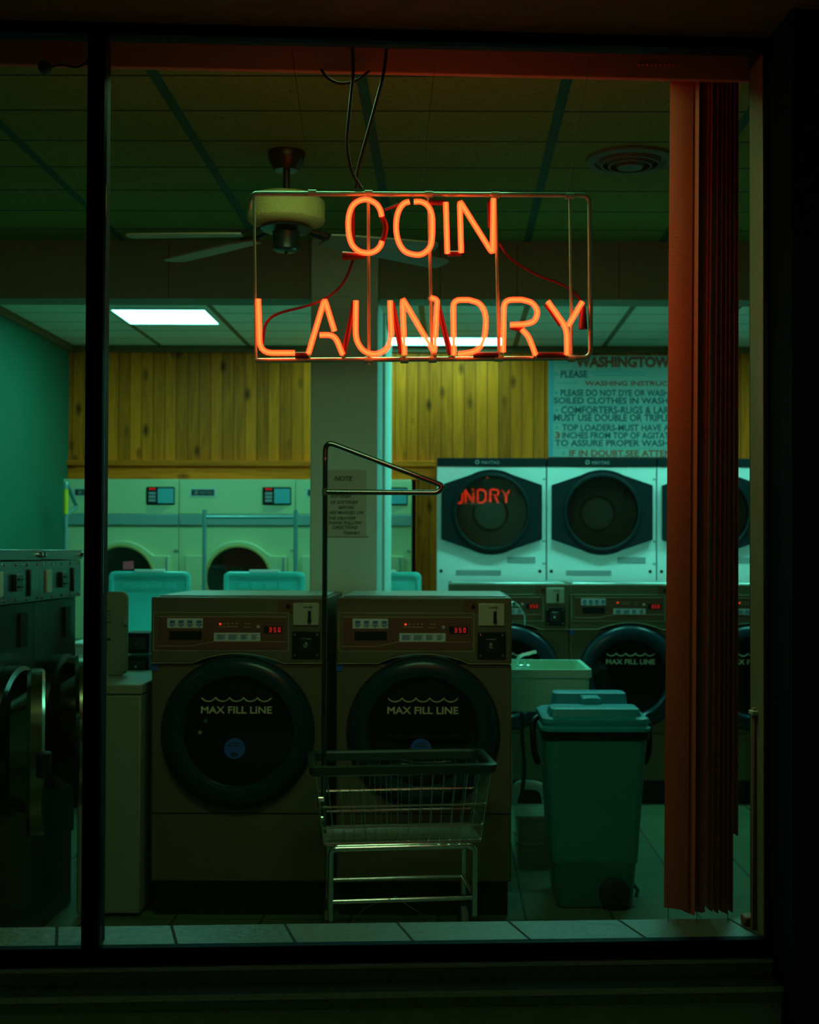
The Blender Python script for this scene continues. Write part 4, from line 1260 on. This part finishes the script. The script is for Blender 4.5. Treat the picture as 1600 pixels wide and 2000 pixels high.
# ------------------------------------------------------------------ big stainless washers along the side
def make_big(label):
    """Front faces -y, x runs along the row."""
    t = thing('steel_washer', label, 'washing machine')
    W = 0.264
    MB().box(-W, W, 0.0, 0.9, 0.29, 1.235).build('cabinet', M['dark_steel'], t, bevel=0.004)
    MB().box(-W, W, 0.01, 0.9, 0.0, 0.288).build('base', M['dark_steel'], t, bevel=0.003)
    MB().box(-W, W, -0.02, 0.9, 1.237, 1.385).build('control_panel', M['steel'], t, bevel=0.003)
    MB().box(-W, W, -0.026, 0.9, 1.387, 1.425).build('top_rail', M['steel'], t, bevel=0.003)
    y = -0.02
    cp = MB().box(-0.035, 0.035, y - 0.016, y, 1.28, 1.34).build('coin_slide', M['dark_steel'], t, bevel=0.003)
    MB().box(-0.022, 0.022, y - 0.022, y - 0.016, 1.292, 1.298).box(-0.022, 0.022, y - 0.022, y - 0.016, 1.318, 1.324).build('coin_slots', M['black_plastic'], cp)
    MB().box(0.13, 0.148, y - 0.010, y, 1.26, 1.355).build('selector', M['dark_steel'], t, bevel=0.003)
    MB().box(-0.2, -0.14, y - 0.008, y, 1.265, 1.35).build('dial_plate', M['nickel'], t, bevel=0.002)
    for q in range(5):
        x_ = -W + 0.03 + q * (2 * W - 0.06) / 4
        for z_ in (1.25, 1.372):
            MB().lathe([(0, -0.006), (0.005, -0.004), (0.006, 0)], c=(x_, y, z_), axis='y', seg=10).build('bolt', M['chrome'], t)
    for x_ in (-W + 0.02, W - 0.02):
        MB().lathe([(0, -0.016), (0.009, -0.012), (0.011, 0)], c=(x_, -0.026, 1.406), axis='y', seg=12).build('knob', M['chrome'], t)
    zc = 0.765
    MB().lathe([(0.258, 0.0), (0.258, -0.045), (0.243, -0.054), (0.225, -0.045), (0.22, 0.0)], c=(0, 0, zc), axis='y', seg=56).build('door_collar', M['dark_steel'], t)
    MB().lathe([(0.0, -0.004), (0.221, -0.004), (0.221, -0.001)], c=(0, 0, zc), axis='y', seg=56).build('drum_opening', M['black_plastic'], t)
    MB().box(0.10, 0.17, -0.008, 0.0, 1.08, 1.20).build('notice_plate', M['black_plastic'], t)
    # door standing ajar, standing off its hinge
    dr = MB().lathe([(0.0, -0.03), (0.17, -0.03), (0.19, -0.055), (0.262, -0.055), (0.272, -0.046), (0.272, -0.012), (0.262, 0.0), (0.2, 0.0), (0.17, 0.05), (0.0, 0.07)], c=(-0.272, 0, 0), axis='y', seg=64).build('door', M['door_steel'], t, loc=(0.005, -0.066, zc))
    dr.rotation_euler = (0, 0, math.radians(17.5))
    MB().lathe([(0.0, -0.034), (0.168, -0.034), (0.168, -0.03)], c=(-0.272, 0, 0), axis='y', seg=48).build('door_glass', M['dark_glass'], dr)
    MB().box(-0.562, -0.532, -0.075, -0.03, -0.04, 0.04).build('handle', M['black_plastic'], dr, bevel=0.008)
    MB().box(-0.005, 0.03, -0.066, 0.0, zc - 0.06, zc + 0.06).build('hinge', M['dark_steel'], t, bevel=0.004)
    return t
XS = -1.53
b1 = make_big('large dark steel washer with round door ajar, farther of the two from the window')
b1.location = (XS, 5.03, 0)
b1.rotation_euler = (0, 0, PI / 2)
dup(b1, (XS, 4.50, 0), PI / 2, 'large dark steel washer with round door ajar, nearer of the two to the window')

# ------------------------------------------------------------------ laundry cart
cart = thing('laundry_cart', 'chrome wire laundry cart with dark rimmed basket and tall clothes hook before the bronze washers', 'laundry cart', (-0.186, 4.71, 0), math.radians(7))
RH = 0.68
def rect(hx, hy, z, cy=0.0, cx=0.0):
    return [(cx - hx, cy - hy, z), (cx + hx, cy - hy, z), (cx + hx, cy + hy, z), (cx - hx, cy + hy, z)]
rimo = MB()
ro = [[(x, y, z) for x, y in [(p_[0], p_[1]) for p_ in rrect(-hx, hx, -hy, hy, 0.03)]] for hx, hy, z in ((0.318, 0.178, RH - 0.036), (0.326, 0.186, RH - 0.03), (0.330, 0.190, RH - 0.004), (0.322, 0.182, RH), (0.306, 0.166, RH), (0.300, 0.160, RH - 0.008), (0.302, 0.162, RH - 0.036), (0.318, 0.178, RH - 0.036))]
rimo.loft(ro, cap=False)
rimo.build('basket_rim', M['basket_rim'], cart)
BZ = 0.405
bk = MB()
def lerp(a, b, t): return a + (b - a) * t
tx_, ty_, bx0, by0 = 0.308, 0.168, 0.275, 0.140
nw_, nd_ = 16, 9
for i in range(nw_):
    u = -1 + 2 * i / (nw_ - 1)
    bk.tube([(tx_ * u, -ty_, RH - 0.02), (bx0 * u, -by0, BZ), (bx0 * u, by0, BZ), (tx_ * u, ty_, RH - 0.02)], 0.0014, 6)
for i in range(nd_):
    v = -1 + 2 * i / (nd_ - 1)
    bk.tube([(-tx_, ty_ * v, RH - 0.02), (-bx0, by0 * v, BZ), (bx0, by0 * v, BZ), (tx_, ty_ * v, RH - 0.02)], 0.0014, 6)
for i in range(18):
    v = -1 + 2 * i / 17
    bk.tube([(-bx0, by0 * v, BZ + 0.003), (bx0, by0 * v, BZ + 0.003)], 0.0022, 6)
bk.build('basket_mesh', M['cart_chrome'], cart)
for z in (0.535, 0.46):
    t_ = (z - BZ) / (RH - 0.02 - BZ)
    hx, hy = lerp(bx0, tx_, t_) + 0.003, lerp(by0, ty_, t_) + 0.003
    MB().tube(fillet(rect(hx, hy, z), 0.02, closed=True), 0.0034, 8, closed=True).build('basket_rail', M['cart_chrome'], cart)
MB().tube(fillet(rect(bx0, by0, BZ - 0.004), 0.015, closed=True), 0.0045, 8, closed=True).build('base_rail', M['cart_chrome'], cart)
LX = 0.252
for y_, lab in ((-0.145, 'front'), (0.155, 'rear')):
    MB().tube(fillet([(-LX, y_, 0.135), (-LX, y_, BZ - 0.018), (LX, y_, BZ - 0.018), (LX, y_, 0.135)], 0.025), 0.0105, 12).build('leg_frame', M['cart_chrome'], cart)
    MB().cyl((-LX, y_, 0.205), (LX, y_, 0.205), 0.0085, 12).build('cross_bar', M['cart_chrome'], cart)
MB().cyl((-LX, -0.145, 0.205), (-LX, 0.155, 0.205), 0.0085, 12).build('side_bar', M['cart_chrome'], cart)
MB().cyl((LX, -0.145, 0.205), (LX, 0.155, 0.205), 0.0085, 12).build('side_bar', M['cart_chrome'], cart)
for sx in (-1, 1):
    for y_ in (-0.145, 0.155):
        cs = MB()
        cs.cyl((sx * LX, y_, 0.115), (sx * LX, y_, 0.14), 0.020, 14)
        cs.box(sx * LX - 0.022, sx * LX - 0.018, y_ - 0.045, y_ + 0.012, 0.05, 0.115).box(sx * LX + 0.018, sx * LX + 0.022, y_ - 0.045, y_ + 0.012, 0.05, 0.115).box(sx * LX - 0.022, sx * LX + 0.022, y_ - 0.03, y_ + 0.02, 0.108, 0.115)
        c_ = cs.build('caster', M['dark_steel'], cart)
        MB().lathe([(0, -0.014), (0.03, -0.014), (0.048, -0.012), (0.052, -0.006), (0.052, 0.006), (0.048, 0.012), (0.03, 0.014), (0, 0.014)], c=(sx * LX, y_ - 0.022, 0.052), axis='x', seg=28).build('wheel', M['grey_plastic'] if y_ > 0 else M['black_rubber'], c_)
# pole and clothes hook
inv = Matrix.Rotation(-math.radians(7), 3, 'Z')
def cl_(px, py, Y=4.70):
    return inv @ (at(px, py, Y) - Vector((-0.186, 4.71, 0)))
pb = cl_(633, 1500)
YP = pb.y
pole_top = cl_(634, 862)
tip = cl_(866, 951)
e1 = cl_(866, 961)
ybar = cl_(640, 961)
px_ = pb.x
dirv = Vector((tip.x - px_, tip.y - YP, 0))
path = fillet([(px_, YP, 0.39), (px_, YP, pole_top.z), (tip.x, tip.y, tip.z + 0.004), (e1.x - 0.02, e1.y, ybar.z - 0.002), (px_, YP, ybar.z)], 0.035, n=8)
MB().tube(path, 0.0098, 14).build('pole', M['black_chrome'], cart)
MB().cyl((px_, YP, ybar.z + 0.075 * 1.55), (px_, YP, ybar.z + 0.08 * 1.55), 0.0115, 14).cyl((px_, YP, ybar.z - 0.012), (px_, YP, ybar.z + 0.012), 0.0118, 14).build('pole_joint', M['cart_chrome'], cart)
br = MB()
br.tube([(px_, YP, 0.46), (px_ - 0.012, YP, 0.46)], 0.012, 10).tube([(px_, YP, 0.53), (px_ - 0.02, YP, 0.53)], 0.012, 10)
br.tube([(px_, YP, 0.395), (px_, 0.155, 0.385)], 0.006, 8)
br.build('pole_bracket', M['cart_chrome'], cart)
# bead chain hung over the low front bar
pts = [cl_(689, 1806, 4.53), cl_(697, 1790, 4.53), cl_(715, 1773, 4.53), cl_(740, 1762, 4.545), cl_(768, 1754, 4.55), cl_(775, 1752, 4.55), cl_(795, 1767, 4.545), cl_(820, 1783, 4.53), cl_(845, 1798, 4.53), cl_(862, 1806, 4.53)]
M3 = Matrix.Rotation(math.radians(7), 3, 'Z')
pts = [M3 @ q + Vector((-0.186, 4.71, 0)) for q in pts]
sp_ = smooth_path(pts, 8)
bc = MB().tube(sp_, 0.0007, 5)
for i, q in enumerate(sp_):
    if 14 < i < len(sp_) - 6:
        bc.lathe([(0, -0.0016), (0.0014, -0.0008), (0.0014, 0.0008), (0, 0.0016)], c=tuple(q), seg=6)
tag(bc.build('bead_chain', M['wire']), 'thin beaded chain draped over the lowest bar of the laundry cart', 'chain')

# ------------------------------------------------------------------ racks by the rear dryers
YR = 8.30
def rack(label, pxa, pxb, ytop, ybar_, tape):
    pa, pb_ = at(pxa, ytop, YR), at(pxb, ytop, YR)
    cx = (pa.x + pb_.x) / 2
    t = thing('hanging_rack', label, 'clothes rack', (cx, YR, 0))
    zt_ = pa.z
    zb_ = at(pxa, ybar_, YR).z
    for q in (pa.x - cx, pb_.x - cx):
        MB().cyl((q, 0, 0.11), (q, 0, zt_), 0.014, 12).build('post', M['rack_paint'], t)
    MB().cyl((pa.x - cx, 0, zb_), (pb_.x - cx, 0, zb_), 0.010, 12).build('hanging_bar', M['rack_paint'], t)
    for q in (pa.x - cx, pb_.x - cx):
        ft = MB().tube([(q, -0.2, 0.10), (q, 0.2, 0.10)], 0.014, 10).build('foot_bar', M['rack_paint'], t)
        wh = MB()
        for y_ in (-0.19, 0.19):
            wh.lathe([(0, -0.012), (0.045, -0.012), (0.05, 0), (0.045, 0.012), (0, 0.012)], c=(q, y_, 0.05), axis='x', seg=20)
        wh.build('wheel', M['black_rubber'], ft)
    return t
rack('blue-grey two-post hanging rack in front of the dryer with the red garment', 400, 578, 996, 1010, False)
# single hook by the teal wall
pa = at(129, 940, YR)
hk = thing('hook_stand', 'upright pole with yellow tape and slanting hook arm beside the teal wall', 'clothes rack', (pa.x, YR, 0))
q = at(150, 990, YR + 0.25)
MB().tube(fillet([(0, 0, 0.02), (0, 0, pa.z), (q.x - pa.x + 0.01, 0.22, q.z), (0, 0, q.z - 0.06)], 0.03), 0.014, 12).build('pole', M['rack_paint'], hk)
MB().cyl((0, 0, at(129, 1004, YR).z), (0, 0, at(129, 956, YR).z), 0.0155, 14).build('yellow_tape', M['yellow_tape'], hk)
MB().box(-0.02, 0.02, -0.2, 0.2, 0.0, 0.025).box(-0.02, 0.4, -0.02, 0.02, 0, 0.025).build('base', M['rack_paint'], hk)

# ------------------------------------------------------------------ wheeled bin
YBN = 5.17
bc0 = at(1165, 1775, YBN)
bn = thing('wheeled_bin', 'teal-grey wheeled rubbish bin with blue-grey lid standing by the sink', 'bin', (bc0.x, YBN + 0.22, 0))
def bloop(hx, hy, z, r=0.035, sx=0.0):
    return [(x + sx, y, z) for x, y in rrect(-hx, hx, -hy, hy, r)]
kb = F / YBN
bw = MB().loft([bloop(0.148, 0.175, 0.004), bloop(0.152, 0.18, 0.012), bloop(0.166, 0.188, 0.175), bloop(0.172, 0.192, 0.182), bloop(0.173, 0.192, 0.20), bloop(0.203, 0.212, 0.66), bloop(0.207, 0.215, 0.70)])
bw.build('bin_body', M['bin'], bn)
MB().loft([bloop(0.208, 0.217, 0.674), bloop(0.214, 0.222, 0.685), bloop(0.214, 0.222, 0.703), bloop(0.206, 0.215, 0.706)]).build('bin_liner', M['black_plastic'], bn)['label'] = 'black liner folded over the rim'
lid = MB().loft([bloop(0.214, 0.224, 0.706, 0.05), bloop(0.220, 0.230, 0.710, 0.05), bloop(0.220, 0.230, 0.722, 0.05), bloop(0.212, 0.222, 0.728, 0.05), bloop(0.212, 0.222, 0.735, 0.05), bloop(0.215, 0.225, 0.74, 0.05), bloop(0.213, 0.223, 0.757, 0.05), bloop(0.20, 0.21, 0.765, 0.05)]).build('bin_lid', M['bin_lid'], bn)
pl = MB()
def plate(x0, x1, y0, y1, z0, z1, inset=0.018, r=0.02):
    a_ = [(x, y, z0) for x, y in rrect(x0, x1, y0, y1, r)]
    b2 = [(x, y, z1) for x, y in rrect(x0 + inset, x1 - inset, y0 + inset, y1 - inset, r)]
    c2 = [(x, y, z1 - 0.004) for x, y in rrect(x0 + inset * 0.5, x1 - inset * 0.5, y0 + inset * 0.5, y1 - inset * 0.5, r)]
    pl.loft([a_, c2, b2])
plate(-0.185, 0.185, -0.20, -0.02, 0.763, 0.798)
plate(-0.155, 0.165, 0.06, 0.195, 0.763, 0.833)
plate(-0.042, 0.042, -0.06, 0.12, 0.763, 0.824, 0.008, 0.01)
pl.build('lid_ridge', M['bin_lid'], lid)
for s in (-1, 1):
    hd = MB().tube(smooth_path([(s * 0.215, 0.03, 0.735), (s * 0.236, 0.0, 0.72), (s * 0.240, -0.03, 0.68), (s * 0.234, -0.04, 0.60), (s * 0.218, -0.03, 0.555)]), 0.013, 10)
    hd.build('handle', M['black_plastic'], bn)
    MB().lathe([(0, -0.02), (0.05, -0.02), (0.062, -0.012), (0.062, 0.012), (0.05, 0.02), (0, 0.02)], c=(0.075, s * 0.196, 0.064), axis='y', seg=32).build('wheel', M['black_rubber'], bn)
    MB().lathe([(0.0, -0.004), (0.013, -0.003), (0.013, 0.003), (0, 0.004)], c=(0.075, s * 0.219, 0.06), axis='y', seg=16).build('hub_cap', M['black_plastic'], bn.children[-1])
MB().tube([(0.155, -0.12, 0.09), (0.178, -0.12, 0.06), (0.172, -0.12, 0.03)], 0.008, 8).build('tipping_bar', M['bin'], bn)

# ------------------------------------------------------------------ utility sink
YS = 5.98
s1 = at(1157, 1330, YS).x
s0 = 0.12
zs1 = at(1080, 1308, YS).z
zs0 = at(1080, 1391, YS).z
cx = (s0 + s1) / 2
sk_ = thing('utility_sink', 'pale plastic utility sink on dark legs between the bronze washer and the wheeled bin', 'sink', (cx, YS, 0))
hw = (s1 - s0) / 2
MB().loft([[(x * a_, 0.28 + (y - 0.28) * a_, z) for x, y in rrect(-hw, hw, 0.0, 0.56, 0.03)] for a_, z in ((0.93, zs0), (0.965, zs1 - 0.045), (0.965, zs1 - 0.04), (1.0, zs1 - 0.038), (1.0, zs1), (0.92, zs1), (0.86, zs0 + 0.03))], cap=True).build('basin', M['sink'], sk_)
for sx in (-1, 1):
    for y_ in (0.06, 0.50):
        MB().box(sx * (hw - 0.05) - 0.012, sx * (hw - 0.05) + 0.012, y_ - 0.012, y_ + 0.012, 0.0, zs0 + 0.002).build('leg', M['black_plastic'], sk_)
q1 = [at(x, y, YS + 0.25) - Vector((cx, YS, 0)) for x, y in ((1008, 1560), (1012, 1535), (1035, 1533), (1055, 1537), (1066, 1555), (1070, 1590))]
MB().tube(smooth_path([(q1[0].x - 0.05, 0.25, zs0), (q1[0].x - 0.03, 0.25, q1[0].z)] + [(v.x, 0.25, v.z) for v in q1[1:]]), 0.022, 14).build('drain_pipe', M['pipe_white'], sk_)
q2 = [at(x, y, YS + 0.2) - Vector((cx, YS, 0)) for x, y in ((1019, 1392), (1020, 1440), (1024, 1500), (1020, 1548))]
MB().tube(smooth_path(q2), 0.010, 10).build('hose', M['black_rubber'], sk_)
fz = MB()
def fp(px, py): return at(px, py, YS + 0.5) - Vector((cx, YS, 0))
fz.tube(smooth_path([fp(1012, 1306), fp(1011, 1292), fp(1016, 1282), fp(1030, 1277), fp(1048, 1273)]), 0.008, 10)
fz.cyl(fp(1008, 1302), fp(1034, 1302), 0.010, 10)
fo = fz.build('faucet', M['chrome'], sk_)
MB().cyl(fp(1026, 1302), fp(1026, 1292), 0.010, 10).cyl(fp(1012, 1302), fp(1012, 1292), 0.010, 10).build('tap_handle', M['chrome'], fo)
MB().tube(smooth_path([fp(998, 1300), fp(994, 1230), fp(996, 1186), fp(1004, 1178), fp(1016, 1184), fp(1026, 1200), fp(1027, 1222)]), 0.006, 8).lathe([(0, -0.016), (0.014, -0.01), (0.016, 0.0), (0.014, 0.01), (0, 0.016)], c=tuple(fp(1003, 1180)), seg=14).build('tall_spout', M['chrome'], fo)
for q_, (z0_, z1_) in enumerate(((0.0, 0.108), (0.109, 0.225))):
    x0_ = at(1008, 1650, 5.9).x
    bxs = thing('storage_box', 'pale plastic box on the floor under the sink, ' + ('lower one of its stack' if q_ == 0 else 'upper one of its stack'), 'box', (x0_ + 0.13, 5.92, z0_))
    hh = z1_ - z0_
    MB().loft([[(x * s_, 0.14 + (y - 0.14) * s_, z) for x, y in rrect(-0.13, 0.13, 0, 0.28, 0.02)] for s_, z in ((0.94, 0.0), (0.98, hh - 0.02))]).build('tub', M['off_white'], bxs)
    MB().loft([[(x, y, z) for x, y in rrect(-0.133, 0.133, -0.003, 0.283, 0.02)] for z in (hh - 0.0195, hh - 0.001)]).build('lid', M['off_white'], bxs, bevel=0.002)
